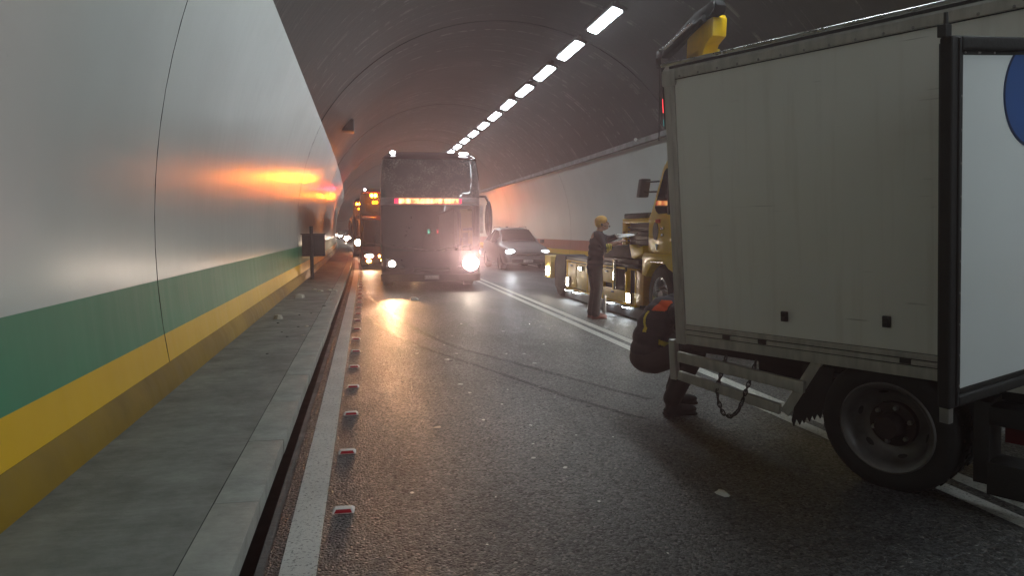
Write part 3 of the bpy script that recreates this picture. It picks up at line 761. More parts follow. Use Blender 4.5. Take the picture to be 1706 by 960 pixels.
# ------------------------------------------------------------------ cars
def car(name, label, loc, yaw, paint, lamp, group=None, suv=True, lamp_r=(.20, .075)):
    t = thing(name, loc, label, 'car', group, yaw)
    # stations from nose (y=0) to tail: y, half width, bottom, shoulder z, roof z, roof half width
    st = [(0.0, .62, .38, .66, .70, .55), (.06, .80, .26, .72, .80, .70), (.30, .90, .22, .80, .90, .76), (.85, .93, .22, .88, .98, .76), (1.35, .935, .22, .95, 1.06, .74),
          (1.75, .935, .22, 1.00, 1.32, .66), (2.15, .935, .22, 1.03, 1.56, .60), (2.6, .935, .22, 1.04, 1.63, .58), (3.3, .93, .22, 1.05, 1.63, .57), (3.9, .92, .24, 1.06, 1.55, .55), (4.35, .88, .28, 1.05, 1.25, .58), (4.55, .80, .40, .95, 1.0, .6), (4.62, .65, .5, .8, .85, .5)]
    rows = []
    for y, w_, zb, zs, zr, wr in st:
        half = [(.55 * w_, zb), (.93 * w_, zb + .05), (w_, zb + .25), (w_ * 1.0, zs - .12), (w_ * .975, zs), (wr + (w_ * .975 - wr) * .45, zs + (zr - zs) * .6), (wr, zr - .025), (wr * .75, zr), (.0, zr + .012)]
        ringp = [(-x, y, z) for x, z in half] + [(x, y, z) for x, z in half[::-1][1:]]
        rows.append(ringp)
    def cat(p0, p1, p2, p3, u):
        return tuple(.5 * (2 * b_ + (c_ - a_) * u + (2 * a_ - 5 * b_ + 4 * c_ - d_) * u * u + (3 * b_ - a_ - 3 * c_ + d_) * u ** 3) for a_, b_, c_, d_ in zip(p0, p1, p2, p3))
    fine = []
    for i in range(len(rows) - 1):
        p0, p1, p2, p3 = rows[max(0, i - 1)], rows[i], rows[i + 1], rows[min(len(rows) - 1, i + 2)]
        for u in (0, .25, .5, .75): fine.append([cat(*q, u * 1.0) for q in zip(p0, p1, p2, p3)])
    fine.append(rows[-1])
    g = G(); g.grid(fine, True); g.poly(fine[0][::-1]); g.poly(fine[-1])
    g.out('body', paint, t, 50, True)
    # windscreen: surface lying just proud of the body between cowl and roof
    def lift(y, x, k=.018):
        for (a, b) in zip(st[:-1], st[1:]):
            if a[0] <= y <= b[0]:
                u = (y - a[0]) / (b[0] - a[0]); zs = a[3] + (b[3] - a[3]) * u; zr = a[4] + (b[4] - a[4]) * u; wr = a[5] + (b[5] - a[5]) * u; w_ = a[1] + (b[1] - a[1]) * u
                return zs, zr, wr, w_
    g = G(); rows = []
    for i in range(9):
        y = 1.40 + (2.13 - 1.40) * i / 8; zs, zr, wr, w_ = lift(y, 0)
        rows.append([(x * (wr - .02) , y - .03, zr + .035 - .03 * abs(x) ** 2) for x in [-1 + .2 * q for q in range(11)]])
    g.grid(rows); g.out('windscreen', M['glass'], t, 60, True)
    for sx in (-1, 1):
        for y0, y1 in ((1.78, 2.72), (2.78, 3.75)):
            g = G(); rows = []
            for i in range(7):
                y = y0 + (y1 - y0) * i / 6; zs, zr, wr, w_ = lift(y, 0); wm = wr + (w_ * .975 - wr) * .45; zm = zs + (zr - zs) * .6
                top = .86 if (zr - zs) > .3 else .5
                rows.append([(sx * (w_ * .975 + .006), y, zs + .03), (sx * (wm + .012), y, zm), (sx * (wr + (wm - wr) * .3 + .014), y, zs + (zr - zs) * top)])
            g.grid(rows); g.out('side_window', M['glass'], t, 60, True)
        g = G(); g.box(sx * 1.0 - .09, sx * 1.0 + .09, 1.52, 1.64, 1.03, 1.16, .03); g.out('mirror', M['black'], t)
        for y in (.92, 3.62):
            wl = bpy.data.objects.new('wheel', None); COL.objects.link(wl); wl.parent = t; wl.location = (sx * .80, y, .34)
            g = G(); g.lathe([(.22, sx * .125), (.30, sx * .13), (.335, sx * .10), (.34, 0), (.335, -sx * .1), (.22, -sx * .11)], (0, 0, 0), 'x', 28, False); g.out('tyre', M['tyre'], wl, 40, True)
            g = G(); g.lathe([(.0, sx * .10), (.06, sx * .11), (.07, sx * .09), (.20, sx * .10), (.225, sx * .12), (.225, 0)], (0, 0, 0), 'x', 28, False); g.out('rim', M['steel'], wl, 40, True)
        g = G(); pts = [(sx * .86, .80), (sx * .83, .70), (sx * .50, .63), (sx * .46, .68)]
        g.prism(pts, 'y', -.02 + .06, .30); hl = g.out('headlamp', M['black'], t)
        lens(hl, 'headlamp_lens', (sx * .68, .035, .715), lamp_r, lamp if sx < 0 or lamp_r[0] > .22 else M['head_dim'], .04)
    g = G(); g.box(-.62, .62, -.035, .06, .28, .43, .02); g.box(-.45, .45, -.012, .05, .56, .585, .005); g.out('grille', M['black'], t)
    g = G(); g.box(-.19, .19, -.058, -.036, .30, .40, .004); pl = g.out('number_plate', M['plate'], t)
    g = G(); g.prism([(-.02, 3.5), (.02, 3.5), (.015, 3.75), (-.015, 3.75)], 'z', 1.63, 1.70); g.out('antenna', M['black'], t)
    for sx in (-1, 1):
        g = G(); g.tube([(sx * .55, 2.4, 1.645), (sx * .56, 2.6, 1.68), (sx * .56, 3.5, 1.68), (sx * .55, 3.7, 1.64)], .015); g.out('roof_rail', M['black'], t)
    g = G(); g.prism([(-.035, .60), (.035, .60), (.0, .54)], 'y', -.02, 0.0); g.out('badge', M['chrome'], t)
    return t, pl
suv, spl = car('parked_car', 'dark grey car with lit headlamps waiting between the dark coach and the tow truck', (6.10, 26.9, 0), R_(2), M['car_grey'], M['head_cool'])
text('CP-2850', .072, (0, -.060, .35), spl, M['plate_ink'])
spot('headlight_beam', suv, (-.68, -.12, .72), (-3.2, -18, .9), 50, (.9, .95, 1.), 40, .7, .06)
far_lab = ['distant car with glaring headlamps in the left lane, first past the bend', 'second distant car with lit headlamps round the bend', 'third distant car at the far end of the queue']
for i, (y, x) in enumerate(((78, .35), (112, .75), (150, 1.1))):
    t, _ = car('parked_car', far_lab[i], (x + cx(y), y, 0), math.atan((y - 20) / 1136), M['car_dark'], M['head_far'] if 'head_far' in M else M['head_lit'], 'far cars queuing round the bend', lamp_r=(.36, .24) if i == 0 else (.30, .17))
# service truck with an amber beacon farther back in the right lane (its beacon shows in the right wall)
sv, _ = car('service_vehicle', 'vehicle with an amber roof beacon in the right lane behind the dark coach', (5.1 + cx(56), 56, 0), R_(2), M['coach_white'], M['head_mild'])
g = G(); g.box(-.5, .5, 2.5, 2.75, 1.68, 1.74, .02); bb = g.out('light_bar', M['black'], sv)
lens(bb, 'beacon', (-.3, 2.62, 1.86), (.12, .11), M['beacon'], .09); lens(bb, 'beacon', (.3, 2.62, 1.86), (.12, .11), M['beacon'], .09)
lens(bb, 'beacon', (.0, 2.62, 1.84), (.05, .05), M['red_lit'], .05)

# ------------------------------------------------------------------ recovery truck
TT = thing('tow_truck', (5.6, 12.5, 0), 'yellow recovery truck with side lockers and a raised crane arm', 'truck')
def H(): return G((5.6, 12.5, 0))
X0, X1 = 4.35, 6.85
g = H(); g.box(4.9, 6.3, 8.4, 16.2, .42, .72, .02); g.out('chassis', M['blackmetal'], TT)
g = H(); g.box(X0 + .02, X1 - .02, 11.1, 15.4, .875, .94, .01); g.out('deck', M['blackmetal'], TT)
g = H(); g.box(X0 + .10, X0 + .16, 10.9, 15.35, .24, .87); g.out('locker_back', M['blackmetal'], TT)
g = H(); g.box(X0, X0 + .09, 11.2, 15.38, .235, .265, .006); g.box(X0, X0 + .09, 11.2, 15.38, .845, .872, .006)
for y in (15.33, 13.86, 12.96, 11.66, 11.20): g.box(X0 + .003, X0 + .09, y - .025, y + .025, .268, .842, .004)
g.out('locker_frame', M['yellow'], TT)
def locker(y0, y1, z0, z1, m='tan', pr=.0, handle=True):
    g = H(); g.box(X0 + .012 - pr, X0 + .05, y0, y1, z0, z1, .008); o = g.out('locker_door', M[m], TT)
    if handle:
        g = H(); g.box(X0 - pr - .012, X0 + .011 - pr, (y0 + y1) / 2 - .05, (y0 + y1) / 2 + .05, z1 - .07, z1 - .045, .004); g.out('handle', M['steel'], o)
locker(14.62, 15.28, .29, .82); locker(13.90, 14.58, .29, .82); locker(12.99, 13.82, .29, .82)
locker(12.36, 12.90, .56, .82); locker(11.70, 12.90, .275, .47, 'tan'); locker(11.24, 11.64, .275, .46, 'tan', 0, False)
g = H(); g.box(X0 - .01, X0 + .04, 12.20, 12.30, .47, .985, .01); g.out('stake', M['yellow'], TT)
g = H(); g.tube([(X0 - .02, 12.10, .47), (X0 - .02, 12.10, .99)], .035, 12); g.out('stake', M['chrome'], TT)
g = H(); g.tube([(X0 + .02, 11.68, .80), (X0 - .05, 11.5, .90), (X0 + .0, 11.15, .93)], .02, 8); g.out('hose', M['black'], TT)
# angled end panel by the wheel
g = H(); g.prism([(11.2, .27), (10.86, .30), (10.86, .80), (11.2, .865)], 'x', X0 + .01, X0 + .30, .012); g.out('end_panel', M['orange_paint'], TT)
g = H(); g.box(X0 + .04, X0 + .10, 10.9, 15.6, .04, .232, .01); g.out('skirt', M['black'], TT)
def worklamp(y, z, sy=.075, sz=.075):
    g = H(); g.box(X0 - .035, X0 + .0, y - sy - .015, y + sy + .015, z - sz - .015, z + sz + .015, .006); o = g.out('work_lamp', M['black'], TT)
    g = H(); g.box(X0 - .043, X0 - .036, y - sy, y + sy, z - sz, z + sz, .002); g.out('lens', M['work_lit'], o)
worklamp(11.42, .375); worklamp(15.12, .40, .07, .09); worklamp(14.2, .73, .09, .03); worklamp(12.15, .70, .02, .06)
# far end: black wing, wheel, tail board
g = H(); g.prism([(15.42, .30), (15.42, .95), (15.6, .98), (16.2, .95), (16.32, .8), (16.32, .22), (15.9, .18)], 'x', X0 - .01, X0 + .5, .02); g.out('mudguard', M['rubber'], TT)
g = H(); g.box(X0 - .10, X0 + .4, 16.34, 16.9, .40, .92, .01); tb = g.out('tail_board', M['tan'], TT)
g = H(); g.box(X0 - .14, X0 - .101, 16.5, 16.66, .46, .66, .006); g.out('work_lamp', M['work_lit'], tb)
def tow_wheel(y, r=.5):
    wl = bpy.data.objects.new('wheel', None); COL.objects.link(wl); wl.parent = TT; wl.location = (X0 - 5.6 + .02, y - 12.5, r)
    g = G(); g.lathe([(r * .6, .0), (r * .62, -.012), (r * .9, -.006), (r, .05), (r, .24), (r * .9, .28), (r * .6, .28)], (0, 0, 0), 'x', 40, False); g.out('tyre', M['tyre'], wl, 40, True)
    g = G(); g.lathe([(.001, .0), (.10, .0), (.11, .05), (.17, .06), (.21, .085), (r * .5, .03), (r * .56, .0), (r * .605, -.008), (r * .61, .02), (r * .5, .15)], (0, 0, 0), 'x', 40, False); g.out('rim', M['chrome'], wl, 40, True)
    for k in range(10):
        a = 2 * math.pi * k / 10
        g = G(); g.lathe([(.001, -.02), (.014, -.018), (.016, .06)], (0, .14 * math.cos(a), .14 * math.sin(a)), 'x', 6, False); g.out('wheel_nut', M['steel'], wl)
tow_wheel(10.19); tow_wheel(15.95, .40)
# front wing over the wheel
arch = [(10.19 + .60 * math.cos(a), .5 + .56 * math.sin(a)) for a in [R_(150 - 10 * k) for k in range(13)]]
pts = [(9.5, .86), (9.5, 1.16), (10.80, 1.16), (10.86, 1.08), (10.86, .80)] + [(10.78 - (0), .80)] + [(10.19 + .58 * math.cos(a), .5 + .55 * math.sin(a)) for a in [R_(30 + 12 * k) for k in range(9)]]
g = H(); g.prism(pts, 'x', X0 - .02, X0 + .45, .012); g.out('wing', M['yellow'], TT)
g = H(); g.box(X0 - .03, X0 - .02, 10.0, 10.5, 1.02, 1.035); g.out('wing_trim', M['chrome'], TT)
# cab
prof = [(8.5, .75), (10.3, 1.14), (10.74, 1.17), (10.72, 1.72), (10.64, 1.78), (10.17, 2.48), (10.05, 2.55), (8.9, 2.58), (8.55, 1.75)]
g = H(); g.prism(prof, 'x', X0 + .02, X1 - .02, .04); g.out('cab', M['yellow'], TT, 30)
wpts = [(10.44, 1.86), (10.39, 1.80), (10.30, 1.76), (9.3, 1.76), (9.2, 2.42), (10.02, 2.42), (10.10, 2.38)]
g = H(); g.prism(wpts, 'x', X0 + .008, X0 + .03); g.out('side_window', M['glass'], TT)
g = H(); g.box(X0 - .012, X0 + .01, 9.86, 9.93, 1.74, 2.44, .006); g.out('window_bar', M['black'], TT)
g = H(); g.prism([(10.57, 2.02), (10.70, 2.02), (10.60, 2.30), (10.48, 2.30)], 'x', X0 - .20, X0 - .04, .02); mi = g.out('mirror', M['black'], TT)
g = H(); g.tube([(X0 + .02, 10.40, 2.10), (X0 - .12, 10.56, 2.10)], .014); g.tube([(X0 + .02, 10.30, 2.25), (X0 - .12, 10.5, 2.25)], .014); g.out('bracket', M['black'], mi)
g = H(); g.lathe([(.001, -.006), (.10, -.006), (.10, .02)], (X0 + .012, 10.41, 1.50), 'x', 28, False)
for v in g.bm.verts: v.co.z = 1.50 + (v.co.z - 1.50) * 1.35
g.out('door_emblem', M['coach_silver'], TT)
g = H(); g.box(X0 + .006, X0 + .02, 10.24, 10.42, 1.62, 1.68, .004); g.out('door_sticker', M['hi_orange'], TT)
g = H(); g.prism([(10.32, 1.30), (10.40, 1.30), (10.36, 1.21)], 'x', X0 + .006, X0 + .02); g.out('badge', M['white_plastic'], TT)
g = H(); g.box(X0 - .015, X0 + .02, 10.08, 10.18, 1.52, 1.56, .008); g.box(X0 - .012, X0 + .02, 10.10, 10.16, 1.42, 1.46, .008); g.out('door_handle', M['chrome'], TT)
# equipment cabinet behind the cab
ya, yb, za, zb = 10.745, 12.05, 1.05, 1.71
g = H(); g.box(X0 + .08, X1 - .08, ya, yb, zb - .075, zb, .01); g.box(X0 + .08, X1 - .08, ya, yb, za, za + .10, .01); g.box(X0 + .08, X0 + .16, ya, ya + .08, za + .1, zb - .07, .006); g.box(X0 + .08, X0 + .16, yb - .18, yb, za + .1, zb - .07, .006); g.box(X0 + .3, X1 - .1, ya + .02, yb - .02, za + .1, zb - .07); g.out('cabinet', M['yellow'], TT)
g = H(); g.box(X0 + .16, X0 + .29, ya + .03, yb - .05, za + .10, zb - .075); g.out('cabinet_inside', M['black'], TT)
for k in range(6):
    g = H(); g.box(X0 + .115, X0 + .158, ya + .085, yb - .185, za + .125 + k * .075, za + .150 + k * .075, .003); g.out('grille_slat', M['blackmetal'], TT)
g = H(); g.box(X0 + .1, X1 - .1, 10.93, 12.03, 1.712, 1.80, .02); g.out('cabinet_cap', M['rubber'], TT)
g = H(); g.box(X0 + .07, X0 + .10, 11.9, 12.0, 1.32, 1.50, .006); g.out('cabinet_reflector', M['orange_paint'], TT)
# folded under-lift lying on the deck
g = H(); g.prism([(13.05, 1.22), (11.45, 1.27), (11.25, 1.05), (12.9, 1.02)], 'x', X0 + .0, X0 + .6, .03); g.out('folded_arm', M['rubber'], TT)
g = H(); g.prism([(11.42, 1.275), (11.05, 1.22), (10.80, 1.27), (10.80, 1.14), (11.05, 1.08), (11.2, 1.04), (11.3, 1.06)], 'x', X0 - .03, X0 + .35, .01); g.out('arm_tip', M['yellow'], TT)
g = H(); g.box(X0 + .1, X1 - .1, 11.3, 13.2, .941, 1.015, .01); g.out('arm_cradle', M['blackmetal'], TT)
# crane
CR = bpy.data.objects.new('crane', None); COL.objects.link(CR); CR.parent = TT
g = H(); g.box(5.42, 5.78, 11.2, 11.66, .95, 4.5, .03); g.out('mast', M['yellow'], CR)
g = H(); g.prism([(11.72, 4.40), (11.70, 4.74), (11.06, 5.00), (10.76, 4.86), (10.78, 4.58), (11.02, 4.50), (11.15, 4.32)], 'x', 5.42, 5.66, .02); g.out('boom', M['tan_boom'] if 'tan_boom' in M else M['yellow'], CR)
g = H(); g.prism([(12.06, 4.86), (12.04, 5.02), (11.72, 5.15), (11.38, 5.10), (11.3, 5.0), (11.8, 4.88)], 'x', 5.72, 5.95, .02); g.out('boom_cover', M['yellow'], CR)
g = H(); g.prism([(12.62, 4.64), (12.64, 4.80), (11.9, 4.95), (11.3, 5.08), (10.62, 5.09), (10.54, 4.98), (10.64, 4.86), (11.2, 4.88), (12.0, 4.74)], 'x', 5.36, 5.52, .02); g.out('jib', M['jib_black'], CR)
g = H(); g.lathe([(.001, 0), (.09, 0), (.09, .20), (.001, .20)], (5.34, 10.68, 4.97), 'x', 16, False); g.out('jib_pin', M['jib_black'], CR)
g = H(); g.tube([(5.30, 12.35, 4.76), (5.30, 11.2, 4.90)], .035, 10); g.out('ram', M['chrome'], CR)
g = H(); g.tube([(5.34, 12.0, 4.72), (5.34, 10.9, 4.88)], .06, 10); g.out('ram_barrel', M['jib_black'], CR)
g = H()
for i in range(9): g.ell((5.40 + random.uniform(-.08, .08), 12.68 + random.uniform(-.12, .12), 4.76 + random.uniform(-.09, .08)), random.uniform(.025, .05), 8, 6)
g.box(5.34, 5.56, 12.55, 12.85, 4.68, 4.82, .03); g.tube([(5.44, 12.85, 4.80), (5.44, 12.98, 4.72), (5.44, 12.92, 4.55)], .05, 8)
g.out('knuckle', M['blackmetal'], CR)
g = H(); g.tube([(5.46, 12.93, 4.6), (5.46, 12.93, 3.2)], .012, 6); g.out('cable', M['black'], CR)
# lamps under the deck that light the road
for y in (11.6, 12.45, 13.4, 14.6, 15.25):
    g = H(); g.box(X0 - .05, X0 + .03, y - .10, y + .10, .205, .230, .004); dl = g.out('deck_lamp', M['black'], TT)
    g = H(); g.box(X0 - .04, X0 + .02, y - .09, y + .09, .198, .2045); g.out('lens', M['work_under'], dl)

# ------------------------------------------------------------------ people
def remesh(o, vox):
    md = o.modifiers.new('r', 'REMESH'); md.mode = 'VOXEL'; md.voxel_size = vox
    sm = o.modifiers.new('s', 'SMOOTH'); sm.factor = .5; sm.iterations = 3
    dg = bpy.context.evaluated_depsgraph_get(); dg.update()
    me = bpy.data.meshes.new_from_object(o.evaluated_get(dg)); o.modifiers.clear()
    m = o.data.materials[0]; o.data = me; me.materials.clear(); me.materials.append(m)
    for p in me.polygons: p.use_smooth = True
    return o
def limb(g, pts, rs, seg=14):
    g.tube(pts, rs, seg)
    for p, r in zip(pts, rs): g.ell(p, r, 12, 8)
def hand(g, wrist, dirv, upv, size=1., curl=.5, thumb=1):
    w_ = Vector(wrist); dv = Vector(dirv).normalized(); uv = (Vector(upv) - dv * Vector(upv).dot(dv)).normalized(); sv = dv.cross(uv)
    rot = Matrix((dv, sv, uv)).transposed()
    g.ell(w_ + dv * .045 * size, (.052 * size, .040 * size, .017 * size), 14, 10, rot)
    for i, (off, ln) in enumerate(((-.030, .070), (-.010, .080), (.011, .075), (.030, .058))):
        p0 = w_ + dv * .080 * size + sv * off * size; p1 = p0 + (dv * .55 - uv * .2 * curl) * ln * size; p2 = p1 + (dv * .45 - uv * .6 * curl) * ln * .55 * size
        g.tube([p0 - dv * .02, p0, p1, p2], [.009 * size, .0095 * size, .0088 * size, .007 * size], 8); g.ell(p2, .007 * size, 8, 6)
    p0 = w_ + dv * .025 * size + sv * .035 * size * thumb; p1 = p0 + (dv * .6 + sv * .6 * thumb) * .04 * size; p2 = p1 + (dv * .9 - uv * .3) * .03 * size
    g.tube([p0 - sv * .01 * thumb, p0, p1, p2], [.012 * size, .0115 * size, .0105 * size, .008 * size], 8); g.ell(p2, .008 * size, 8, 6)
def head(g, c, fwd, upv, s=1.):
    c = Vector(c); f = Vector(fwd).normalized(); u = (Vector(upv) - f * Vector(upv).dot(f)).normalized(); l = u.cross(f)
    rot = Matrix((f, l, u)).transposed(); P = lambda a, b, z: c + (f * a + l * b + u * z) * s
    g.ell(P(-.005, 0, .03), (.098 * s, .077 * s, .10 * s), 18, 14, rot)             # skull
    g.ell(P(.018, 0, -.045), (.072 * s, .062 * s, .075 * s), 16, 12, rot)          # face and jaw
    g.ell(P(.062, 0, -.088), (.026 * s, .030 * s, .022 * s), 12, 8, rot)            # chin
    g.tube([P(.084, 0, .02), P(.100, 0, -.008), P(.106, 0, -.026)], [.010 * s, .013 * s, .016 * s], 8); g.ell(P(.102, 0, -.026), .016 * s, 10, 8)   # nose
    for sx in (-1, 1):
        g.ell(P(.074, sx * .032, .028), (.016 * s, .024 * s, .009 * s), 10, 8, rot)  # brow
        g.ell(P(.062, sx * .042, -.022), (.02 * s, .02 * s, .018 * s), 10, 8, rot)   # cheek
        g.ell(P(-.012, sx * .080, -.01), (.020 * s, .010 * s, .032 * s), 10, 8, rot)  # ear
    for dz in (-.054, -.064): g.ell(P(.080, 0, dz), (.014 * s, .026 * s, .007 * s), 10, 8, rot)   # lips
    return P, rot
def slab(src, pred, name, m, parent, off=.006):
    me = src.data; g = G(); vm = {}
    for p in me.polygons:
        if pred(p.center):
            idx = []
            for vi in p.vertices:
                if vi not in vm: v = me.vertices[vi]; vm[vi] = g.bm.verts.new(v.co + v.normal * off)
                idx.append(vm[vi])
            g.bm.faces.new(idx)
    return g.out(name, m, parent, 80)

# standing man reaching over the tow truck (faces +x)
pm = thing('person', (3.86, 11.82, 0), 'standing person in a yellow cap and navy shirt reaching over the yellow truck', 'person')
g = G()
P, hr = head(g, (.115, -.02, 1.625), (.93, -.28, .22), (-.2, 0, 1), 1.0)
limb(g, [(.055, 0, 1.44), (.085, -.01, 1.54)], [.062, .055])
limb(g, [(.02, 0, 1.0), (.03, 0, 1.2), (.04, 0, 1.38)], [.13, .13, .12])
for sy in (-1, 1): limb(g, [(0, sy * .09, .92), (.02, sy * .10, .50), (-.02, sy * .11, .09)], [.075, .05, .038])
limb(g, [(.04, -.19, 1.40), (.07, -.35, 1.20), (.24, -.42, 1.31)], [.05, .040, .028]); hand(g, (.24, -.42, 1.31), (.85, -.25, .3), (.0, -.3, 1), 1.05, .5, 1)
limb(g, [(.10, .15, 1.41), (.25, .0, 1.36), (.32, -.25, 1.42)], [.05, .042, .030])
hand(g, (.32, -.25, 1.42), (.8, -.6, .05), (0, 0, 1), 1.05, .8, -1)
body = remesh(g.out('body', M['skin'], pm), .0075)
g = G()
for a, b, r in (((-.01, -.0, .96), (.02, 0, 1.12), 0),): pass
for z, rx, ry, x in ((.93, .135, .175, .0), (1.02, .135, .170, .005), (1.12, .135, .168, .015), (1.22, .138, .18, .025), (1.32, .130, .195, .035), (1.40, .105, .185, .045)): g.ell((x, 0, z), (rx, ry, .11), 20, 12)
limb(g, [(.04, -.185, 1.405), (.07, -.35, 1.20), (.13, -.375, 1.235)], [.074, .062, .055])
limb(g, [(.08, .15, 1.41), (.25, .0, 1.36), (.315, -.23, 1.415)], [.074, .060, .046])
g.lathe([(.062, 1.44), (.070, 1.49), (.060, 1.50)], (.06, 0, 0), 'z', 16, True)
shirt = remesh(g.out('shirt', M['navy'], pm), .010)
slab(shirt, lambda c: c.y < -.33 and .07 < c.x < .15 and c.z < 1.29 and (int((c.x * 1.0) * 1000 / 16) % 2 == 0), 'sleeve_stripe', M['hi_yellow'], pm)
g = G()
for z, rx, ry in ((.98, .135, .17), (.88, .14, .175), (.80, .13, .165)): g.ell((-.005, 0, z), (rx, ry, .10), 20, 12)
for sy in (-1, 1): limb(g, [(-.005, sy * .085, .86), (.015, sy * .098, .68), (.03, sy * .10, .50), (.0, sy * .108, .28), (-.02, sy * .11, .10)], [.105, .094, .078, .074, .080])
tro = remesh(g.out('trousers', M['trousers'], pm), .011)
slab(tro, lambda c: .955 < c.z < 1.0, 'belt', M['black'], pm, .01)
for sy in (-1, 1):
    g = G(); g.ell((.045, sy * .115, .045), (.145, .048, .045), 16, 10); g.ell((-.03, sy * .11, .075), (.06, .047, .065), 14, 10); g.box(-.10, .185, sy * .115 - .045, sy * .115 + .045, .0, .022, .01)
    remesh(g.out('shoe', M['leather'], pm), .008)
g = G(); g.ell(P(-.012, 0, .055), (.112, .090, .090), 20, 14, hr); g.ell(P(-.05, 0, .02), (.075, .086, .085), 18, 12, hr); cp = remesh(g.out('cap', M['cap'], pm), .008)
g = G()
for sx in (-1, 1): g.ell(P(.080, sx * .031, .010), (.011, .011, .008), 10, 8, hr)
g.out('eyes', M['eye'], pm)
g = G(); g.tube([P(.0, -.084, -.02), P(.05, -.082, -.055), P(.105, -.045, -.07)], .005, 6); g.ell(P(.112, -.04, -.07), .014, 8, 6); g.ell(P(-.01, -.088, -.01), (.022, .012, .026), 10, 8, hr); g.out('headset', M['black'], pm)
g = G(); gl = [(.515, .174, 1.418)]; limb(g, [(.308, -.22, 1.416), (.33, -.28, 1.422)], [.042, .036]); hand(g, (.32, -.25, 1.42), (.8, -.6, .05), (0, 0, 1), 1.22, .8, -1); remesh(g.out('glove', M['glove'], pm), .0065)
# white board held out over the deck
g = G(); g.mbox(Matrix.Translation((0, 0, 0)) @ Matrix.Rotation(R_(-6), 4, 'Y') @ Matrix.Rotation(R_(14), 4, 'X'), .30, .20, .014, .003); o = tag(g.out('clipboard', M['white_plastic']), 'white clipboard held out in the gloved hand of the standing person', 'clipboard'); o.location = (4.31, 11.46, 1.43); o.rotation_euler = (0, 0, R_(-34))
# steel pipe standing by the boots
g = G(); g.lathe([(.024, 0), (.024, .40), (.019, .40), (.019, .02)], (0, 0, 0), 'z', 16, False); g.lathe([(.05, 0), (.05, .012), (.024, .014)], (0, 0, 0), 'z', 16, False)
o = tag(g.out('support_leg', M['steel'], None, 40), 'grey steel support leg standing on the road beside the brown shoes', 'stand'); o.location = (4.02, 11.75, 0)

# crouching worker at the front end of the box truck
pw = thing('person', (2.40, 5.52, 0), 'crouching person in dark work clothes at the front corner of the box truck', 'person')
g = G()
P2, hr2 = head(g, (.30, .10, 1.02), (.75, .3, -.55), (.5, .2, .85))
limb(g, [(.10, .08, .86), (.24, .10, .96)], [.065, .055])
limb(g, [(-.10, .05, .50), (-.02, .06, .70), (.06, .07, .82)], [.10, .10, .09])
limb(g, [(-.10, -.05, .47), (.24, -.10, .52), (.03, -.12, .10)], [.08, .055, .04]); limb(g, [(-.08, .15, .46), (.32, .20, .46), (.20, .22, .10)], [.08, .055, .04])
limb(g, [(.06, -.13, .84), (.20, -.20, .64), (.42, -.12, .60)], [.05, .04, .03]); hand(g, (.42, -.12, .60), (.9, .2, .1), (0, -.3, 1), 1.05, .8, 1)
limb(g, [(.10, .27, .86), (.28, .30, .68), (.46, .18, .64)], [.05, .04, .03]); hand(g, (.46, .18, .64), (.9, -.2, .1), (0, .3, 1), 1.05, .8, -1)
remesh(g.out('body', M['skin'], pw), .0085)
g = G()
for p, r in (((-.115, .05, .52), (.145, .175, .13)), ((-.095, .05, .62), (.145, .18, .14)), ((-.05, .06, .72), (.145, .19, .14)), ((.0, .07, .80), (.135, .20, .12)), ((.05, .07, .87), (.12, .20, .09))): g.ell(p, r, 20, 12)
limb(g, [(.06, -.13, .84), (.20, -.20, .64), (.40, -.125, .60)], [.078, .062, .048]); limb(g, [(.10, .27, .86), (.28, .30, .68), (.44, .19, .64)], [.078, .062, .048])
g.ell((.12, .08, .91), (.09, .09, .07), 14, 10); g.ell((.20, .10, .95), (.085, .085, .07), 14, 10)
jk = remesh(g.out('jacket', M['navy'], pw), .0065)
slab(jk, lambda c: -.10 < c.y < -.01 and .85 < c.z < .93 and c.x < .03, 'shoulder_patch', M['hi_orange'], pw, .008)
slab(jk, lambda c: c.x < -.06 and -.06 < c.y - (c.z - .70) * .5 < -.035 and .68 < c.z < .84, 'vest_edge', M['hi_yellow'], pw, .007)
slab(jk, lambda c: c.y < -.03 and abs(c.z - (.575 - .35 * c.x)) < .019 and -.10 < c.x < .12, 'reflective_stripe', M['hi_yellow'], pw, .008)
g = G()
for p, r in (((-.11, .05, .455), (.155, .185, .13)),): g.ell(p, r, 20, 12)
limb(g, [(-.10, -.05, .45), (.05, -.08, .49), (.24, -.10, .52)], [.115, .105, .085]); limb(g, [(.24, -.10, .52), (.13, -.11, .32), (.03, -.12, .14)], [.088, .082, .075])
limb(g, [(-.09, .15, .44), (.1, .18, .47), (.32, .20, .46)], [.115, .105, .085]); limb(g, [(.32, .20, .46), (.26, .21, .3), (.20, .22, .14)], [.088, .082, .075])
remesh(g.out('trousers', M['trousers'], pw), .011)
for c, tx in (((.03, -.12), .0), ((.20, .22), .15)):
    g = G(); g.ell((c[0] + .07, c[1], .045), (.15, .05, .046), 16, 10); g.tube([(c[0], c[1], .02), (c[0], c[1], .16)], [.052, .058], 14); g.box(c[0] - .07, c[0] + .21, c[1] - .048, c[1] + .048, 0, .024, .01)
    remesh(g.out('boot', M['trousers'], pw), .009)
g = G(); g.ell(P2(-.012, 0, .055), (.115, .098, .095), 20, 14, hr2); g.ell(P2(-.03, 0, .01), (.09, .092, .085), 18, 12, hr2); remesh(g.out('hair', M['hair'], pw), .009)

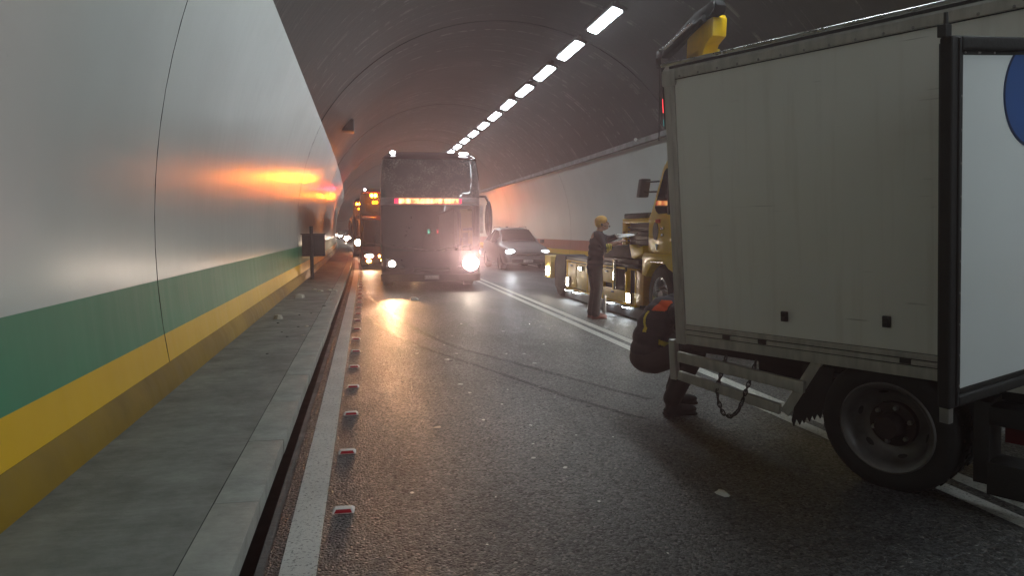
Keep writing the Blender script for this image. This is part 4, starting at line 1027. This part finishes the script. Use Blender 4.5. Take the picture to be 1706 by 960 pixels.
# ------------------------------------------------------------------ road studs
def stud():
    t = thing('road_stud', (-.14, 3.88, 0), 'white raised road stud with a red reflector beside the white edge line', 'road stud', 'road studs along the edge line')
    w0, w1, l0, l1, h_ = .060, .044, .048, .020, .024
    vs = [(-w0, -l0, 0.004), (w0, -l0, 0.004), (w0, l0, 0.004), (-w0, l0, 0.004), (-w1, -l1, h_), (w1, -l1, h_), (w1, l1, h_), (-w1, l1, h_)]
    g = G(); g._new(vs, [(0, 1, 5, 4), (1, 2, 6, 5), (2, 3, 7, 6), (3, 0, 4, 7), (4, 5, 6, 7), (3, 2, 1, 0)])
    bmesh.ops.bevel(g.bm, geom=g.bm.edges[:], offset=.003, segments=2, affect='EDGES'); g.out('housing', M['white_plastic'], t, 30)
    e = .0016; n = Vector((0, -(h_ - .004), (l0 - l1))).normalized()
    def q(u, v):
        x = u * (w0 + (w1 - w0) * v) * .80; y = -l0 + (l0 - l1) * v; z = .004 + (h_ - .004) * v; return Vector((x, y, z)) + n * e
    g = G(); g.grid([[q(u, v) for u in (-1, 0, 1)] for v in (.10, .5, .80)]); g.out('reflector', M['red_reflector'], t)
    return t
s0 = stud()
for k in range(30):
    t = s0 if k == 0 else dup(s0, (0, 0, 0))
    y = 3.86 + 1.045 * k; t.location = (-.14 + cx(y) + random.uniform(-.006, .006), y, 0); t.rotation_euler = (0, 0, random.uniform(-.05, .05))

# ------------------------------------------------------------------ cabinet on the walkway, roof speaker
t = thing('roadside_cabinet', (-1.30, 19.0, WALK), 'dark grey metal box on a post against the left wall', 'cabinet')
g = G(); g.box(-.27, .29, -.05, .22, .58, 1.13, .02); g.out('box', M['cabinet'], t)
g = G(); g.box(-.30, .31, -.07, .24, 1.131, 1.155, .006); g.out('lid', M['cabinet'], t)
g = G(); g.tube([(-.03, -.10, 0), (-.03, -.10, 1.34)], .045, 10); g.out('post', M['cabinet'], t)
t = thing('roof_loudspeaker', (-.52, 23.5, 4.62), 'small dark loudspeaker fixed high where the left wall meets the roof', 'loudspeaker')
g = G(); g.box(-.14, .24, -.3, .3, -.02, .36, .05); g.out('case', M['blackmetal'], t)
g = G(); g.box(-.30, -.10, -.05, .05, .15, .30); g.out('bracket', M['blackmetal'], t)
g = G(); g.lathe([(.001, -.315), (.11, -.315), (.13, -.301)], (.05, 0, .17), 'y', 20, False); g.out('grille', M['black'], t)
t = thing('wall_sensor', (7.94, 20.4, 4.2), 'small pale sensor on the ledge above the right wall', 'sensor')
g = G(); g.ell((-.06, 0, .0), .05, 12, 8); g.out('dome', M['white_plastic'], t); g = G(); g.box(-.05, .1, -.03, .03, -.02, .02); g.out('arm', M['steel'], t)

# lane signals on a gantry far behind the camera (they show in the first coach's windscreen)
for nm, x, lb in (('lane_signal', 1.62, 'lane signal with a green arrow over the left lane'), ('lane_signal', 4.1, 'lane signal with a red cross over the right lane')):
    t = thing(nm, (x, -105, 5.0), lb, 'signal')
    g = G(); g.box(-.5, .5, -.1, .1, -.5, .5, .03); g.box(-.04, .04, -.04, .04, .5, 1.5); g.out('case', M['black'], t)
    g = G()
    if x < 3:
        g.box(-.06, .06, .101, .125, -.1, .38); g.prism([(-.26, -.05), (.26, -.05), (0, -.38)], 'y', .101, .125); g.out('arrow', M['green_sign'], t)
    else:
        for a in (45, -45): g.mbox(Matrix.Translation((0, .115, 0)) @ Matrix.Rotation(R_(a), 4, 'Y'), .12, .02 + (.004 if a > 0 else 0), .85)
        g.out('cross', M['red_sign'], t)

# ------------------------------------------------------------------ tyre marks and debris
def mark(pts, wdt, lb):
    pts = [Vector((x, y, 0)) for x, y in pts]; g = G(); rows = []
    pr = resample(pts, .25)
    for i, p in enumerate(pr):
        t = (pr[min(i + 1, len(pr) - 1)] - pr[max(i - 1, 0)]).normalized(); n = Vector((-t.y, t.x, 0)); ww = wdt * (.8 + .4 * random.random())
        rows.append([p + n * ww / 2 + Vector((0, 0, .002)), p - n * ww / 2 + Vector((0, 0, .002))])
    g.grid(rows); tag(g.out('skid_mark', M['tyre_mark']), lb, None, None, 'structure')
mark([(.03, 17.1), (.25, 15), (.47, 13.0), (.78, 10.72), (1.13, 9.13), (1.61, 8.03), (1.95, 7.18), (2.27, 6.39), (2.49, 5.9)], .075, 'dark curved tyre mark nearer the double line')
mark([(.0, 13.0), (.14, 11.78), (.41, 10.36), (.8, 8.96), (1.18, 7.93), (1.48, 7.06), (1.79, 6.16), (2.06, 5.52), (2.19, 5.3)], .06, 'dark curved tyre mark nearer the studs')

def shard(name, x, y, z, size, flat, m, label, cat, group=None, seed=0):
    rd = random.Random(seed + int(x * 1000) + int(y * 77)); g = G(); n = 7
    base = [(math.cos(2 * math.pi * k / n + rd.uniform(-.25, .25)) * rd.uniform(.55, 1), math.sin(2 * math.pi * k / n) * rd.uniform(.4, .8)) for k in range(n)]
    vs = [(a * size, b * size, 0) for a, b in base] + [(a * size * rd.uniform(.6, .9), b * size * rd.uniform(.6, .9), size * flat * rd.uniform(.7, 1.2)) for a, b in base] + [(0, 0, size * flat * 1.3)]
    fs = [tuple(range(n - 1, -1, -1))] + [(k, (k + 1) % n, n + (k + 1) % n, n + k) for k in range(n)] + [(n + k, n + (k + 1) % n, 2 * n) for k in range(n)]
    g._new(vs, fs); o = tag(g.out(name, m, None, 25), label, cat, group); o.location = (x, y, z + .001); o.rotation_euler = (0, 0, rd.uniform(0, 6.28)); return o
CH = 'pale plastic fragments on the road'
for (x, y), s_ in (((1.07, 4.54), .018), ((1.22, 4.31), .022), ((.24, 4.06), .016), ((1.88, 8.51), .03), ((1.23, 5.33), .018), ((1.25, 3.72), .014), ((1.14, 6.04), .016), ((.9, 5.56), .018), ((1.14, 4.85), .012), ((1.36, 3.04), .008),
                   ((.89, 6.92), .03), ((.93, 6.54), .02), ((1.0, 9.4), .022), ((1.67, 8.56), .02), ((1.86, 7.86), .04), ((.6, 8.8), .03), ((1.07, 8.68), .03), ((.55, 3.3), .008), ((.42, 3.5), .006), ((1.5, 5.0), .012), ((.7, 3.9), .008), ((1.75, 4.9), .012), ((.92, 8.3), .04), ((1.3, 6.6), .014), ((2.3, 9.2), .02), ((2.0, 10.5), .03), ((1.5, 11.5), .03), ((1.2, 10.2), .02)):
    shard('plastic_fragment', x, y, 0, s_ * 1.15, .14, M['chip'], 'small pale plastic fragment lying on the dark asphalt', 'fragment', CH)
shard('stone', .52, 5.41, 0, .034, .16, M['chip_tan'], 'rounded tan stone alone in the middle of the near lane', 'stone')
shard('broken_panel', 1.97, 3.69, 0, .062, .25, M['chip'], 'crumpled pale strip on the asphalt in front of the box truck wheel', 'fragment')
shard('crushed_bottle', 1.03, 15.74, 0, .12, .45, M['chip'], 'pale crumpled bottle on the road in front of the dark coach', 'bottle')
for x, y, s_ in ((1.85, 5.81, .05), (.2, 12.85, .05), (.2, 10.4, .035), (.42, 12.3, .05), (.95, 8.2, .05), (2.1, 6.6, .03), (.3, 9.3, .03), (1.42, 7.6, .03), (.5, 9.7, .03)):
    shard('dark_shard', x, y, 0, s_ * .6, .15, M['chip_dark'], 'small dark shard lying on the wet looking asphalt', 'fragment', 'dark shards on the road')
shard('plaster_lump', -1.20, 10.4, WALK, .10, .5, M['chip_tan'], 'nearer pale plaster lump on the walkway by the wall', 'debris')
shard('plaster_lump', -1.20, 13.6, WALK, .14, .45, M['chip_tan'], 'farther pale plaster lump on the walkway by the wall', 'debris')
for x, y, s_, k in ((-.72, 8.64, .03, 0), (-.67, 12.06, .05, 1), (-.97, 7.43, .025, 1), (-.85, 9.47, .03, 1), (-.75, 9.45, .04, 0), (-1.0, 9.0, .025, 1), (-.9, 8.6, .03, 1), (-.8, 11.0, .03, 1), (-.9, 14.9, .10, 0), (-.75, 15.2, .08, 0), (-1.05, 15.4, .07, 0), (-.62, 15.0, .09, 0), (-1.15, 9.9, .04, 1), (-.95, 10.8, .03, 1), (-.6, 13.0, .04, 0)):
    if k: shard('grit_lump', x, y, WALK, s_ * .8, .25, M['chip_dark'], 'small dark crumb of debris on the walkway', 'debris', 'dark crumbs on the walkway')
    else: shard('grit_lump', x, y, WALK + .004, s_, .3, M['chip_tan'], 'small pale crumb of debris on the walkway', 'debris', 'pale crumbs on the walkway')

# ------------------------------------------------------------------ haze: added volume standing in for lens veil and headlamp glow
if HAZE > 0:
    m = bpy.data.materials.new('thin added haze'); m.use_nodes = True; nt = m.node_tree
    nt.nodes.remove(nt.nodes['Principled BSDF']); pv = nt.nodes.new('ShaderNodeVolumePrincipled')
    pv.inputs['Color'].default_value = (.92, .90, .90, 1); pv.inputs['Density'].default_value = HAZE; pv.inputs['Anisotropy'].default_value = .68
    nt.links.new(pv.outputs[0], nt.nodes['Material Output'].inputs['Volume'])
    g = G(); g.box(-40, 16, Y0 - 8, Y1 + 8, -1.3, 8.0); tag(g.out('haze', m), 'thin haze added to the tunnel air for headlamp glow', None, None, 'stuff')
